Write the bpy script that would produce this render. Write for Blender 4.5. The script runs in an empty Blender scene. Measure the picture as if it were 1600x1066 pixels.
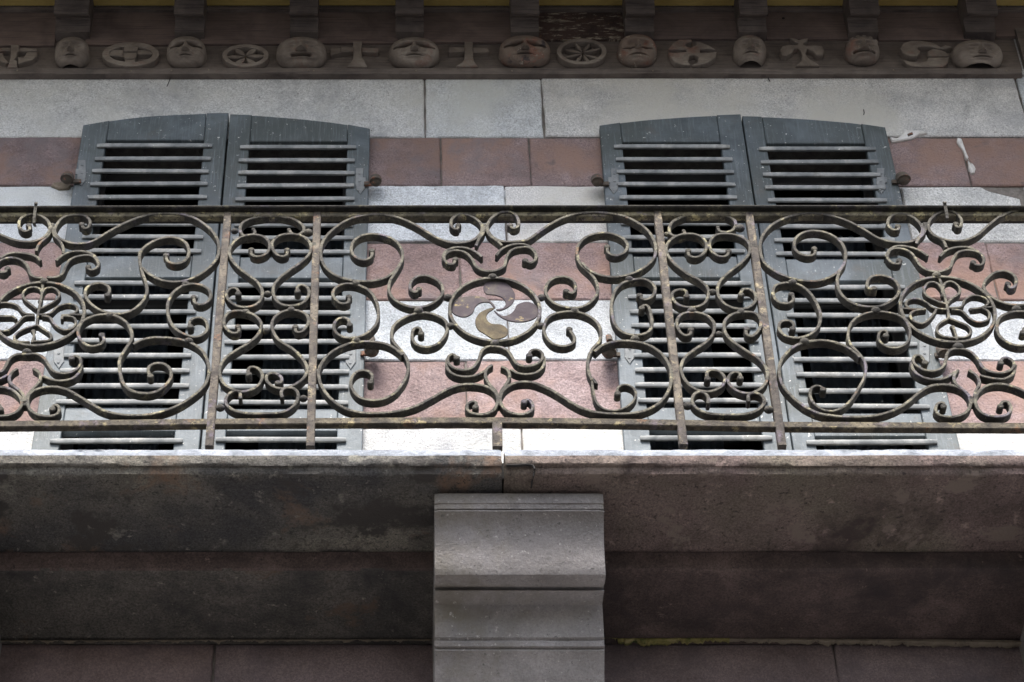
import bpy, bmesh, math, random
from math import radians, sin, cos, tan, pi
from mathutils import Vector, noise
random.seed(7)
SC = bpy.context.scene
# ------------------------------------------------------------------ camera, sky, sun, exposure
F, CX, CY, PITCH, CZ = 3880.0, 625.0, 533.0, radians(45), 1.6
cam_d = bpy.data.cameras.new("camera"); cam = bpy.data.objects.new("camera", cam_d)
SC.collection.objects.link(cam); SC.camera = cam
cam.location = (0, 0, CZ); cam.rotation_euler = (radians(90) + PITCH, 0, 0)
cam_d.sensor_width = 36; cam_d.lens = 36 * F / 1600
cam_d.shift_x = (800 - CX) / 1600; cam_d.shift_y = 0
cam_d.clip_start = 0.1; cam_d.clip_end = 3000
W = bpy.data.worlds.new("World"); SC.world = W; W.use_nodes = True
SUN_EL, SUN_AZ = radians(56), radians(190)      # azimuth clockwise from +Y: behind the camera
wn = W.node_tree.nodes; wl = W.node_tree.links
bg = wn["Background"]; sky = wn.new("ShaderNodeTexSky"); sky.sky_type = 'NISHITA'
sky.sun_disc = False; sky.sun_elevation = SUN_EL; sky.sun_rotation = SUN_AZ
sky.air_density = 1.0; sky.dust_density = 4.0; sky.ozone_density = 1.0
wl.new(sky.outputs[0], bg.inputs[0]); bg.inputs[1].default_value = 0.15
sd = bpy.data.lights.new("sun", 'SUN'); sd.energy = 3.2; sd.angle = radians(24); sd.color = (1, .975, .94)
sun = bpy.data.objects.new("sun", sd); SC.collection.objects.link(sun)
to_sun = Vector((sin(SUN_AZ) * cos(SUN_EL), cos(SUN_AZ) * cos(SUN_EL), sin(SUN_EL)))
sun.rotation_euler = to_sun.to_track_quat('Z', 'Y').to_euler(); sun.location = (0, -5, 20)
SC.view_settings.view_transform = 'Standard'; SC.view_settings.look = 'None'
SC.view_settings.exposure = 1.68; SC.view_settings.gamma = 1
SC.render.engine = 'CYCLES'

# ------------------------------------------------------------------ placing helpers
def tanel(y): return tan(PITCH + math.atan((CY - y) / F))
def Zat(y, Y): return CZ + Y * tanel(y)
def U(x, y, Y):
    """point on the facade-parallel plane at distance Y that the photo shows at x, y"""
    a = (CY - y) / F
    dy = cos(PITCH) - a * sin(PITCH); dz = sin(PITCH) + a * cos(PITCH)
    k = Y / dy
    return Vector(((x - CX) / F * k, Y, CZ + dz * k))
YW, YL, YR, YF = 7.0, 6.955, 6.215, 6.992     # wall, shutter face, railing, frieze beam face

# ------------------------------------------------------------------ materials
def mat(name, cols, scale=3.0, detail=8, rough=0.85, bump=0.3, bscale=60, bdist=0.01, spots=None, streak=None,
        tint=False, grain=None, metallic=0.0, spec=0.3, broad=None, warp=(1, 1, 1)):
    m = bpy.data.materials.new(name); m.use_nodes = True
    n, l = m.node_tree.nodes, m.node_tree.links
    b = n["Principled BSDF"]; b.inputs["Roughness"].default_value = rough
    b.inputs["Metallic"].default_value = metallic; b.inputs["Specular IOR Level"].default_value = spec
    g = n.new("ShaderNodeNewGeometry")
    mp = n.new("ShaderNodeVectorMath"); mp.operation = 'MULTIPLY'; mp.inputs[1].default_value = warp
    l.new(g.outputs["Position"], mp.inputs[0]); P = mp.outputs[0]
    def nz(sc, det=6, r=.6, dist=0.0, src=P):
        t = n.new("ShaderNodeTexNoise"); t.inputs["Scale"].default_value = sc; t.inputs["Detail"].default_value = det
        t.inputs["Roughness"].default_value = r; t.inputs["Distortion"].default_value = dist
        l.new(src, t.inputs["Vector"]); return t.outputs["Fac"]
    def ramp(fac, stops):
        r = n.new("ShaderNodeValToRGB"); e = r.color_ramp.elements
        while len(e) < len(stops): e.new(0.5)
        for i, (p, c) in enumerate(stops):
            e[i].position = p; e[i].color = (*c, 1) if not isinstance(c, (int, float)) else (c, c, c, 1)
        l.new(fac, r.inputs[0]); return r.outputs[0]
    def mixc(fac, a, bb, mode='MIX'):
        x = n.new("ShaderNodeMix"); x.data_type = 'RGBA'; x.blend_type = mode
        if isinstance(fac, (int, float)): x.inputs[0].default_value = fac
        else: l.new(fac, x.inputs[0])
        for s, v in ((6, a), (7, bb)):
            if isinstance(v, tuple): x.inputs[s].default_value = (*v, 1)
            else: l.new(v, x.inputs[s])
        return x.outputs[2]
    k = len(cols)
    c = ramp(nz(scale, detail, .65, .6), [(.34 + .32 * i / max(1, k - 1), cols[i]) for i in range(k)])
    if broad:                                   # large soft patches of another tone
        bs, bc, lo, hi = broad
        c = mixc(ramp(nz(bs, 4, .55, .3), [(lo, 0.0), (hi, 1.0)]), c, bc)
    if grain:
        gs, amt = grain
        c = mixc(amt, c, ramp(nz(gs, 3, .8), [(.35, .25), (.55, 1.0), (.7, 1.5)]), 'MULTIPLY')
    if streak:                                   # vertical or along-grain streaks
        vec, sc, col, lo, hi = streak
        mm = n.new("ShaderNodeVectorMath"); mm.operation = 'MULTIPLY'; mm.inputs[1].default_value = vec
        l.new(g.outputs["Position"], mm.inputs[0])
        c = mixc(ramp(nz(sc, 5, .7, 0, mm.outputs[0]), [(lo, 0.0), (hi, 1.0)]), c, col)
    for s in (spots or []):
        sc, col, lo, hi = s
        c = mixc(ramp(nz(sc, 5, .7, .2), [(lo, 0.0), (hi, 1.0)]), c, col)
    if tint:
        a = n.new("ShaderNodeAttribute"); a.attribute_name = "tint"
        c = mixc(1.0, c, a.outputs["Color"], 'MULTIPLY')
    l.new(c, b.inputs["Base Color"])
    bp = n.new("ShaderNodeBump"); bp.inputs["Strength"].default_value = bump; bp.inputs["Distance"].default_value = bdist
    ad = n.new("ShaderNodeMath"); ad.operation = 'MULTIPLY_ADD'
    l.new(nz(bscale, 6, .75), ad.inputs[0]); ad.inputs[1].default_value = 1.0
    l.new(nz(bscale * .18, 4, .6), ad.inputs[2])
    l.new(ad.outputs[0], bp.inputs["Height"]); l.new(bp.outputs[0], b.inputs["Normal"])
    return m
M = {}
M['pale'] = mat("pale_stone", [(.52, .53, .535), (.68, .69, .69), (.76, .765, .76)], 5, bump=.9, bscale=75, bdist=.016, grain=(150, .55),
                spots=[(2.3, (.36, .37, .39), .52, .72), (11, (.30, .30, .30), .64, .74), (7, (.52, .44, .30), .68, .82), (62, (.22, .21, .20), .62, .68), (1.1, (.60, .60, .565), .50, .66)], tint=True)
M['red'] = mat("red_sandstone", [(.23, .165, .155), (.31, .225, .212), (.39, .295, .28)], 5, bump=.9, bscale=75, bdist=.016, grain=(140, .55),
               spots=[(4, (.19, .135, .13), .54, .72), (62, (.12, .075, .065), .61, .68), (1.6, (.31, .20, .16), .48, .60), (8, (.17, .13, .125), .60, .70), (3.1, (.24, .19, .185), .55, .66), (14, (.42, .33, .31), .68, .78), (6, (.36, .17, .09), .68, .8)], tint=True)
M['mortar'] = mat("mortar", [(.10, .09, .08), (.2, .18, .16)], 20, bump=.8)
M['plaster'] = mat("white_plaster", [(.5, .48, .45), (.66, .65, .63)], 30, bump=.6, bscale=60)
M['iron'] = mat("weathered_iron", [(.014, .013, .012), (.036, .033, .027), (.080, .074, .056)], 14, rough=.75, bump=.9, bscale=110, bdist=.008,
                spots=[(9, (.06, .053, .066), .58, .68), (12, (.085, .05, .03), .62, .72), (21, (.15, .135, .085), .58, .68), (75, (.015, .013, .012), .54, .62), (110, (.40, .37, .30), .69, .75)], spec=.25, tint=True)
M['blade'] = mat("purple_painted_iron", [(.035, .028, .032), (.05, .041, .046), (.085, .075, .062)], 12, rough=.8, spec=.12, bump=.4, bscale=110, bdist=.004,
                 spots=[(26, (.22, .175, .09), .60, .70), (90, (.05, .045, .04), .66, .72)])
M['blade_rust'] = mat("lichened_iron", [(.045, .038, .028), (.075, .06, .038), (.13, .11, .065)], 22, rough=.8, spec=.12, bump=.5, bscale=110, bdist=.004,
                      spots=[(60, (.05, .045, .04), .62, .7)])
M['paint'] = mat("grey_blue_paint", [(.046, .058, .064), (.078, .095, .106), (.125, .148, .165)], 3.5, rough=.6, bump=.5, bscale=55, bdist=.006, broad=(2.2, (.055, .066, .066), .44, .60),
                 streak=((30, 1, 1.5), 4, (.13, .152, .165), .52, .74), spots=[(8, (.075, .075, .07), .58, .74), (26, (.25, .26, .26), .64, .70), (58, (.55, .55, .52), .655, .69), (30, (.04, .04, .04), .70, .74)], spec=.4)
M['slat'] = mat("slat_paint", [(.10, .11, .113), (.19, .20, .20), (.34, .345, .33)], 9, rough=.6, bump=.3, bscale=60, bdist=.003,
                spots=[(9, (.13, .13, .12), .56, .70), (60, (.66, .65, .60), .66, .71)], streak=((1, 1, 60), 6, (.16, .17, .17), .58, .75), spec=.4)
M['strap'] = mat("strap_iron", [(.12, .13, .135), (.19, .2, .2)], 20, rough=.6, bump=.4, bscale=90, spots=[(40, (.2, .1, .05), .64, .74)])
M['pin'] = mat("rusty_pin", [(.05, .045, .04), (.11, .09, .07)], 25, bump=.7, bscale=90, spots=[(30, (.30, .12, .07), .56, .68)])
M['wood'] = mat("dark_timber", [(.085, .072, .064), (.12, .10, .088), (.16, .135, .118)], 6, rough=.75, bump=.5, bscale=55, bdist=.006,
                streak=((1, 1, 26), 5, (.045, .035, .035), .5, .7), spots=[(60, (.30, .29, .27), .73, .77)])
M['board'] = mat("brown_board", [(.095, .072, .064), (.13, .098, .086), (.17, .128, .11)], 5, rough=.7, bump=.3, bscale=50, bdist=.004,
                 streak=((1.2, 1, 40), 3, (.055, .04, .04), .5, .72), spots=[(50, (.25, .22, .2), .75, .79)])
M['peeled'] = mat("peeling_board", [(.055, .035, .032), (.085, .055, .045)], 5, rough=.85, bump=1.0, bscale=45, bdist=.012,
                  streak=((7, 1, 45), 2.2, (.33, .29, .22), .54, .60), spots=[(12, (.05, .035, .03), .52, .60), (26, (.17, .10, .05), .62, .7)])
M['relief'] = mat("carved_timber", [(.12, .10, .085), (.175, .148, .125), (.235, .205, .175)], 9, rough=.8, bump=.5, bscale=80, bdist=.005,
                  spots=[(6, (.17, .09, .07), .57, .72), (70, (.32, .31, .29), .73, .77)], streak=((1, 1, 12), 9, (.11, .092, .08), .55, .72))
M['face_red'] = mat("worn_red_timber", [(.125, .10, .085), (.17, .13, .105), (.19, .165, .14)], 8, rough=.85, bump=.7, bscale=70, bdist=.008,
                    spots=[(13, (.19, .105, .08), .54, .62), (24, (.34, .30, .25), .62, .66), (9, (.06, .05, .05), .60, .66)])
M['ochre'] = mat("ochre_boards", [(.30, .22, .07), (.36, .27, .09), (.40, .31, .11)], 4, rough=.7, bump=.2, spots=[(9, (.20, .07, .03), .70, .76)])
M['slabL'] = mat("sooty_stone", [(.12, .11, .09), (.175, .16, .13), (.23, .21, .175)], 4.5, bump=1.0, bscale=80, bdist=.014, grain=(140, .7),
                 broad=(1.1, (.055, .053, .053), .46, .62), spots=[(2.6, (.16, .10, .065), .56, .70), (22, (.24, .225, .19), .62, .72), (50, (.03, .028, .026), .57, .66), (3.4, (.045, .04, .036), .53, .60), (8, (.20, .19, .16), .60, .70)])
M['slabR'] = mat("sooty_red_stone", [(.10, .074, .066), (.145, .105, .095), (.19, .14, .125)], 4.5, bump=.9, bscale=80, bdist=.014, grain=(130, .6),
                 broad=(1.1, (.14, .12, .09), .46, .62), spots=[(2.4, (.05, .036, .032), .54, .66), (14, (.27, .20, .175), .60, .70), (50, (.04, .03, .028), .57, .66), (5, (.16, .125, .105), .57, .62)])
M['lower'] = mat("dark_red_stone", [(.055, .039, .035), (.085, .06, .054), (.13, .093, .083)], 4.5, bump=.9, bscale=80, bdist=.012, grain=(130, .6),
                 spots=[(1.6, (.032, .024, .024), .48, .62), (20, (.22, .16, .14), .64, .74), (60, (.03, .024, .022), .6, .68)])
M['lowerL'] = mat("lichened_dark_stone", [(.065, .06, .052), (.10, .09, .078), (.13, .115, .10)], 4.5, bump=1.0, bscale=75, bdist=.014, grain=(120, .75),
                 spots=[(1.5, (.03, .028, .028), .46, .62), (26, (.22, .20, .165), .62, .70), (4, (.11, .07, .045), .6, .72)])
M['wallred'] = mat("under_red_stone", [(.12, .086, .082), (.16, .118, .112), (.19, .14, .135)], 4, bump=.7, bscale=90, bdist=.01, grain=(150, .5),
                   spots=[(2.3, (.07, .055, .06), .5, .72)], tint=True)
M['corbel'] = mat("corbel_stone", [(.16, .148, .142), (.215, .20, .193), (.27, .252, .243)], 3, bump=.8, bscale=70, bdist=.014, grain=(120, .25),
                  spots=[(2.2, (.15, .135, .11), .50, .68), (10, (.15, .14, .135), .60, .74), (48, (.36, .34, .32), .62, .68), (70, (.08, .075, .07), .62, .68)])
M['slabtop'] = mat("skylit_edge", [(.13, .145, .165), (.22, .24, .27), (.33, .345, .37)], 12, bump=1.0, bscale=60, bdist=.015, spots=[(20, (.25, .22, .2), .62, .72)])  # sky highlight on the slab's upper edge, painted in as paler bluish stone
M['moss'] = mat("moss_mortar", [(.11, .12, .035), (.24, .21, .07), (.36, .31, .15)], 18, bump=1.0, bscale=60, bdist=.015, spots=[(14, (.05, .07, .02), .52, .6)])
M['mortar_lt'] = mat("sandy_mortar", [(.17, .14, .105), (.30, .255, .195)], 16, bump=1.0, bscale=60, bdist=.015, spots=[(30, (.08, .07, .06), .6, .68)])
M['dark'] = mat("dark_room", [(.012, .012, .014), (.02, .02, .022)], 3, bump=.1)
M['crack'] = mat("crack_shadow", [(.012, .01, .01), (.02, .018, .016)], 30, bump=.2)
M['sash'] = mat("painted_sash", [(.10, .10, .105), (.15, .15, .15)], 5, rough=.5, bump=.1)
M['archwood'] = mat("varnished_wood", [(.45, .25, .12), (.55, .33, .17)], 8, rough=.5, bump=.1, streak=((3, 3, 30), 4, (.14, .07, .03), .5, .7))
M['curtain'] = mat("lace_curtain", [(.3, .32, .36), (.45, .48, .52)], 30, bump=.3)
M['asphalt'] = mat("asphalt", [(.04, .04, .042), (.06, .06, .06)], 4, bump=.6, bscale=80)
M['paving'] = mat("paving", [(.16, .155, .15), (.22, .21, .2)], 3, bump=.5, bscale=50)
gl = bpy.data.materials.new("window_glass"); gl.use_nodes = True
b = gl.node_tree.nodes["Principled BSDF"]; b.inputs["Base Color"].default_value = (.6, .65, .7, 1)
b.inputs["Roughness"].default_value = .04; b.inputs["Transmission Weight"].default_value = 1; b.inputs["IOR"].default_value = 1.45
M['glass'] = gl

# ------------------------------------------------------------------ object helpers
def tag(o, label, cat, group=None, kind=None):
    if label: o['label'] = label
    if cat: o['category'] = cat
    if group: o['group'] = group
    if kind: o['kind'] = kind
    return o
def thing(name, label, cat, loc=(0, 0, 0), group=None):
    o = bpy.data.objects.new(name, None); SC.collection.objects.link(o); o.location = loc
    o.empty_display_size = .1
    return tag(o, label, cat, group)
class MB:
    def __init__(s): s.v = []; s.f = []; s.t = []
    def add(s, vs, fs, tint=None):
        k = len(s.v); s.v += [Vector(v) for v in vs]; s.f += [tuple(i + k for i in f) for f in fs]
        s.t += [tint or (1, 1, 1)] * len(fs)
    def build(s, name, m, parent=None, smooth=35, label=None, mat2=None, test2=None):
        me = bpy.data.meshes.new(name)
        o = bpy.data.objects.new(name, me); SC.collection.objects.link(o)
        off = Vector((0, 0, 0))
        if parent:
            o.parent = parent; off = parent.location.copy()
            if parent.parent: off += parent.parent.location
        else:
            xs = [min(v[i] for v in s.v) for i in range(3)]; xe = [max(v[i] for v in s.v) for i in range(3)]
            off = Vector(((xs[0] + xe[0]) / 2, (xs[1] + xe[1]) / 2, xs[2])); o.location = off
        me.from_pydata([v - off for v in s.v], [], s.f)
        bm = bmesh.new(); bm.from_mesh(me); bmesh.ops.recalc_face_normals(bm, faces=bm.faces); bm.to_mesh(me); bm.free()
        me.materials.append(M[m])
        if mat2:
            me.materials.append(M[mat2])
            for p in me.polygons:
                if test2(p.center + off, p.normal): p.material_index = 1
        ca = me.color_attributes.new("tint", 'FLOAT_COLOR', 'CORNER')
        if len(s.t) == len(me.polygons):
            for p in me.polygons:
                for li in p.loop_indices: ca.data[li].color = (*s.t[p.index], 1)
        if smooth:
            me.polygons.foreach_set("use_smooth", [True] * len(me.polygons)); me.set_sharp_from_angle(angle=radians(smooth))
        if label: o['label'] = label
        return o
def box(mb, x0, x1, y0, y1, z0, z1, b=0.0, tint=None):
    if b <= 0:
        v = [(x, y, z) for x in (x0, x1) for y in (y0, y1) for z in (z0, z1)]
        mb.add(v, [(0, 1, 3, 2), (4, 6, 7, 5), (0, 4, 5, 1), (2, 3, 7, 6), (0, 2, 6, 4), (1, 5, 7, 3)], tint); return
    poly = [(x0, z0), (x1, z0), (x1, z1), (x0, z1)]
    slab(mb, poly, y0, y1, b, tint)
def slab(mb, poly, yf, yb, b=.004, tint=None, backbev=False):
    """prism of an (x, z) outline from the front depth yf to the back depth yb, front edge chamfered"""
    n = len(poly); cx = sum(p[0] for p in poly) / n; 
    area = sum(poly[i][0] * poly[(i + 1) % n][1] - poly[(i + 1) % n][0] * poly[i][1] for i in range(n))
    if area < 0: poly = poly[::-1]
    ins = []
    for i in range(n):
        a, c, d = poly[i - 1], poly[i], poly[(i + 1) % n]
        e1 = Vector((c[0] - a[0], c[1] - a[1])); e2 = Vector((d[0] - c[0], d[1] - c[1]))
        if e1.length < 1e-7: e1 = e2.copy()
        if e2.length < 1e-7: e2 = e1.copy()
        e1.normalize(); e2.normalize()
        nn = Vector((-e1.y - e2.y, e1.x + e2.x))
        if nn.length < .3: nn = Vector((-e1.y, e1.x)) * 1.0
        else: nn = nn / max(.5, nn.length ** 2 / 2)
        ins.append((c[0] + nn.x * b, c[1] + nn.y * b))
    rings = [[(x, yb, z) for x, z in poly], [(x, yf + b, z) for x, z in poly], [(x, yf, z) for x, z in ins]]
    vs = rings[0] + rings[1] + rings[2]
    fs = [(i, (i + 1) % n, n + (i + 1) % n, n + i) for i in range(n)] + [(n + i, n + (i + 1) % n, 2 * n + (i + 1) % n, 2 * n + i) for i in range(n)]
    fs += [tuple(range(2 * n, 3 * n)), tuple(range(n - 1, -1, -1))]
    mb.add(vs, fs, tint)
def catmull(pts, closed=False, step=.007):
    P = [Vector(p) for p in pts]; out = []
    n = len(P)
    def g(i): return P[i % n] if closed else (P[0] * 2 - P[1] if i < 0 else (P[-1] * 2 - P[-2] if i >= n else P[i]))
    for i in range(n if closed else n - 1):
        a, b_, c, d = g(i - 1), g(i), g(i + 1), g(i + 2)
        k = max(2, int((c - b_).length / step))
        for j in range(k):
            t = j / k
            out.append(.5 * ((2 * b_) + (c - a) * t + (2 * a - 5 * b_ + 4 * c - d) * t * t + (3 * b_ - a - 3 * c + d) * t ** 3))
    if not closed: out.append(P[-1])
    return out
def strip(mb, path, yc, w=.036, t=.0115, closed=False, knob=0, k0=True, k1=True, sm=2, wob=.0006):
    """forged bar of depth w and thickness t swept along an (x, z) path lying in the plane at depth yc"""
    pts = catmull([(p[0], p[1]) for p in path], closed)
    for _ in range(sm):                          # relax small traced wobbles
        q = pts[:]
        for i in range(len(pts)):
            if closed: q[i] = (pts[i - 1] + pts[i] * 2 + pts[(i + 1) % len(pts)]) / 4
            elif 0 < i < len(pts) - 1: q[i] = (pts[i - 1] + pts[i] * 2 + pts[i + 1]) / 4
        pts = q
    n = len(pts); c = .002
    prof = [(-t / 2, -w / 2 + c), (-t / 2 + c, -w / 2), (t / 2 - c, -w / 2), (t / 2, -w / 2 + c), (t / 2, w / 2 - c), (t / 2 - c, w / 2), (-t / 2 + c, w / 2), (-t / 2, w / 2 - c)]
    vs = []; fs = []
    for i, p in enumerate(pts):
        a = pts[(i - 1) % n] if (closed or i > 0) else p; d = pts[(i + 1) % n] if (closed or i < n - 1) else p
        tg = (d - a); tg = tg.normalized() if tg.length > 1e-9 else Vector((1, 0)); nr = Vector((-tg.y, tg.x))
        s = 1 + .09 * noise.noise(Vector((p.x * 30, p.y * 30, yc)))
        for (a_, b_) in prof:
            jj = wob * noise.noise(Vector((p.x * 90, p.y * 90, a_ * 300 + b_ * 100)))
            vs.append((p.x + nr.x * (a_ * s + jj), yc + b_ + jj, p.y + nr.y * (a_ * s + jj)))
    m = 8
    for i in range(n if closed else n - 1):
        i2 = (i + 1) % n
        for k in range(m): fs.append((i * m + k, i * m + (k + 1) % m, i2 * m + (k + 1) % m, i2 * m + k))
    body = len(fs)
    if not closed: fs += [tuple(range(m)), tuple((n - 1) * m + k for k in range(m - 1, -1, -1))]
    mb.add(vs, fs)
    for q in range(body):                        # front edge tinted lighter: skylight painted in, along with worn paint
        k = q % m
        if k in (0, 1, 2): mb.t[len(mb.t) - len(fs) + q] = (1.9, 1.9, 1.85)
    if knob:
        for use, p in ((k0, pts[0]), (k1, pts[-1])):
            if use: cyl(mb, p.x, p.y, yc - w / 2 - .001, yc + w / 2 + .001, knob)
def cyl(mb, x, z, ya, yb, r, n=12):
    vs = []; 
    for (yy, rr) in ((ya, r * .7), (ya + r * .3, r), (yb - r * .3, r), (yb, r * .7)):
        vs += [(x + rr * cos(2 * pi * k / n), yy, z + rr * sin(2 * pi * k / n)) for k in range(n)]
    fs = [(j * n + k, j * n + (k + 1) % n, (j + 1) * n + (k + 1) % n, (j + 1) * n + k) for j in range(3) for k in range(n)]
    fs += [tuple(range(n)), tuple(3 * n + k for k in range(n))]
    mb.add(vs, fs)
def ball(mb, c, r, sx=1, sy=1, sz=1, nu=14, nv=9):
    vs = [(c[0], c[1], c[2] + r * sz)]; fs = []
    for j in range(1, nv):
        th = pi * j / nv
        for i in range(nu):
            ph = 2 * pi * i / nu; q = 1 + .05 * noise.noise(Vector((c[0] * 9 + i, j, c[2] * 9)))
            vs.append((c[0] + r * sx * q * sin(th) * cos(ph), c[1] + r * sy * q * sin(th) * sin(ph), c[2] + r * sz * q * cos(th)))
    vs.append((c[0], c[1], c[2] - r * sz)); L = len(vs) - 1
    for i in range(nu): fs.append((0, 1 + i, 1 + (i + 1) % nu)); fs.append((L, L - nu + (i + 1) % nu, L - nu + i))
    for j in range(nv - 2):
        for i in range(nu):
            a = 1 + j * nu + i; b_ = 1 + j * nu + (i + 1) % nu
            fs.append((a, a + nu, b_ + nu, b_))
    mb.add(vs, fs)
def extr_x(mb, prof, xa, xb, nx, amp=.003, fr=8, edge=None, capin=.006, jag=0.0):
    """sweep a closed (y, z) profile along x, with worn stone unevenness"""
    m = len(prof); vs = []; fs = []
    cy = sum(p[0] for p in prof) / m; cz = sum(p[1] for p in prof) / m
    for i in range(nx + 1):
        x = xa + (xb - xa) * i / nx
        s = 1.0
        for k, (y, z) in enumerate(prof):
            nv = noise.noise(Vector((x * fr, k * .7, z * 3))) * amp + noise.noise(Vector((x * fr * 5, k * 1.7, z))) * amp * .5
            xx = x
            if i in (0, nx): y, z = y + (cy - y) * capin * 2, z + (cz - z) * capin * 2
            if jag and (i in (0, nx)): xx += jag * noise.noise(Vector((k * .9, xa, 1)))
            e = edge[k] if edge else 1
            vs.append((xx, y + nv * e, z + nv * .6 * e))
    for i in range(nx):
        for k in range(m):
            k2 = (k + 1) % m; fs.append((i * m + k, i * m + k2, (i + 1) * m + k2, (i + 1) * m + k))
    fs += [tuple(range(m)), tuple(nx * m + k for k in range(m - 1, -1, -1))]
    mb.add(vs, fs)
def wobble_poly(poly, amp=.002, step=.05):
    out = []; n = len(poly)
    for i in range(n):
        a, c = Vector(poly[i]), Vector(poly[(i + 1) % n]); k = max(1, int((c - a).length / step))
        for j in range(k):
            p = a.lerp(c, j / k)
            e = (c - a).normalized(); nr = Vector((-e.y, e.x))
            s = noise.noise(Vector((p.x * 7, p.y * 7, 3.3))) * amp + noise.noise(Vector((p.x * 31, p.y * 31, 7.3))) * amp * .6
            q = p + nr * s * (.4 if j == 0 else 1); out.append((q.x, q.y))
    return out

# ------------------------------------------------------------------ ground
g = MB(); g.add([(-600, -600, 0), (600, -600, 0), (600, 600, 0), (-600, 600, 0)], [(0, 1, 2, 3)]); tag(g.build('ground', 'asphalt', smooth=0), None, None, kind='structure')
g = MB(); box(g, -40, 40, 5.2, 6.98, .004, .14, .01); tag(g.build('pavement', 'paving', smooth=0), None, None, kind='structure')

# ------------------------------------------------------------------ facade of striped stone
OPEN = [(-1.355, -.185), (.915, 2.09)]
ZB = {y: Zat(y, YW) for y in (60, 118, 214, 290, 378, 468, 563, 668)}
Z_SLAB = Zat(703, 6.19)
wall = thing('stone_facade', 'striped stone house wall of alternating pale and pink sandstone courses behind the balcony', 'wall', (0.4, 7.1, 0))
XA, XB = -4.2, 5.0
def px_x(x, y): return U(x, y, YW).x
def course(z0, z1, joints, matn, opened=True, label=None, skip=None, polys=(), tr=.16, name='stone_course'):
    js = sorted([XA] + [j for j in joints] + [XB]); mbs = [MB(), MB(), MB()]; mb = mbs[0]
    for a, c in zip(js[:-1], js[1:]):
        segs = [(a, c)]
        if opened:
            for (oa, ob) in OPEN:
                s2 = []
                for (p, q) in segs:
                    if q <= oa or p >= ob: s2.append((p, q)); continue
                    if p < oa: s2.append((p, oa))
                    if q > ob: s2.append((ob, q))
                segs = s2
        k = 1 + random.uniform(-tr, tr); w = random.uniform(-.05, .045); tint = (k * (1 + w), k, k * (1 - w))
        for (p, q) in segs:
            if q - p < .03: continue
            if skip and skip(p, q): continue
            gp = .0036; mb = mbs[0 if not opened or q <= OPEN[0][0] + .01 else 1 if q <= OPEN[1][0] + .01 else 2]
            slab(mb, wobble_poly([(p + gp, z0 + gp * .8), (q - gp, z0 + gp * .8), (q - gp, z1 - gp * .8), (p + gp, z1 - gp * .8)], .0055, .035), YW + random.uniform(-.004, .004), YW + .14, .005, tint)
    for (poly, dy, tint) in polys:
        slab(mbs[2], wobble_poly([(U(x, y, YW).x, U(x, y, YW).z) for x, y in poly], .004), YW + dy, YW + .14, .006, tint)
    for q in mbs:
        if q.v: q.build(name, matn, wall, 40, label)
course(ZB[118] - .0, ZB[60] + .5, [-2.9, .4, 2.8], 'pale', False, skip=None)
j0 = [px_x(664, 165), px_x(848, 165), px_x(1598, 165), -3.0, 3.9]
course(ZB[214], ZB[118], j0, 'pale', False, 'pale grey lintel course under the carved beam', tr=.06)
course(ZB[290], ZB[214], [px_x(689, 250), px_x(828, 250), px_x(1509, 250), -2.9, 3.4], 'red', tr=.22)
E2 = px_x(1535, 290)
course(ZB[378], ZB[290], [px_x(790, 335), -2.5], 'pale', skip=lambda p, q: p > 2.05,
       polys=[([(1407, 291), (1532, 290), (1545, 297), (1594, 309), (1610, 376), (1425, 376)], .004, (1.03, 1.02, .98)),
              ([(1600, 291), (1900, 291), (1900, 376), (1616, 376)], -.004, (1.05, 1.05, 1.05))])
course(ZB[468], ZB[378], [px_x(719, 420), px_x(1549, 420), -2.7, 3.6], 'red', tr=.2)
course(ZB[563], ZB[468], [px_x(794, 515), -2.35, 2.9], 'pale')
course(ZB[668], ZB[563], [px_x(729, 615), -2.9, 3.3], 'red')
course(Z_SLAB - .05, ZB[668], [px_x(816, 690), -2.2, 3.5], 'pale')
wr = MB(); slab(wr, wobble_poly([(U(x, y, YW).x, U(x, y, YW).z) for x, y in [(1536, 289), (1600, 289), (1600, 296), (1592, 306), (1547, 296)]], .003), YW + .03, YW + .14, .004, (.62, .58, .56))
wr.build('packing_stone', 'red', wall, 40, 'small dark red sliver under the last pink block')
# wall below the balcony
zt = Zat(1006, YW)
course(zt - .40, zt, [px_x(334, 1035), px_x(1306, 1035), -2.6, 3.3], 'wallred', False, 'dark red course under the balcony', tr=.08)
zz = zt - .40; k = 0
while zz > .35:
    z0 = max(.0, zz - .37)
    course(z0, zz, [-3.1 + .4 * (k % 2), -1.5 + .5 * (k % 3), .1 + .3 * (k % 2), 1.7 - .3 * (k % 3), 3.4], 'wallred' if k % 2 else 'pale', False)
    zz = z0; k += 1
mbk = MB()
zo1 = ZB[214] - .004
xs = [XA, OPEN[0][0], OPEN[0][1], OPEN[1][0], OPEN[1][1], XB]
for i in range(5):
    if i % 2 == 0: box(mbk, xs[i], xs[i + 1], YW + .012, YW + .30, 0, zo1)
    else: box(mbk, xs[i], xs[i + 1], YW + .012, YW + .30, 0, Z_SLAB - .06)
box(mbk, XA, XB, YW + .012, YW + .30, zo1, ZB[60] + .5)
mbk.build('mortar_bed', 'mortar', wall, 0)
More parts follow.
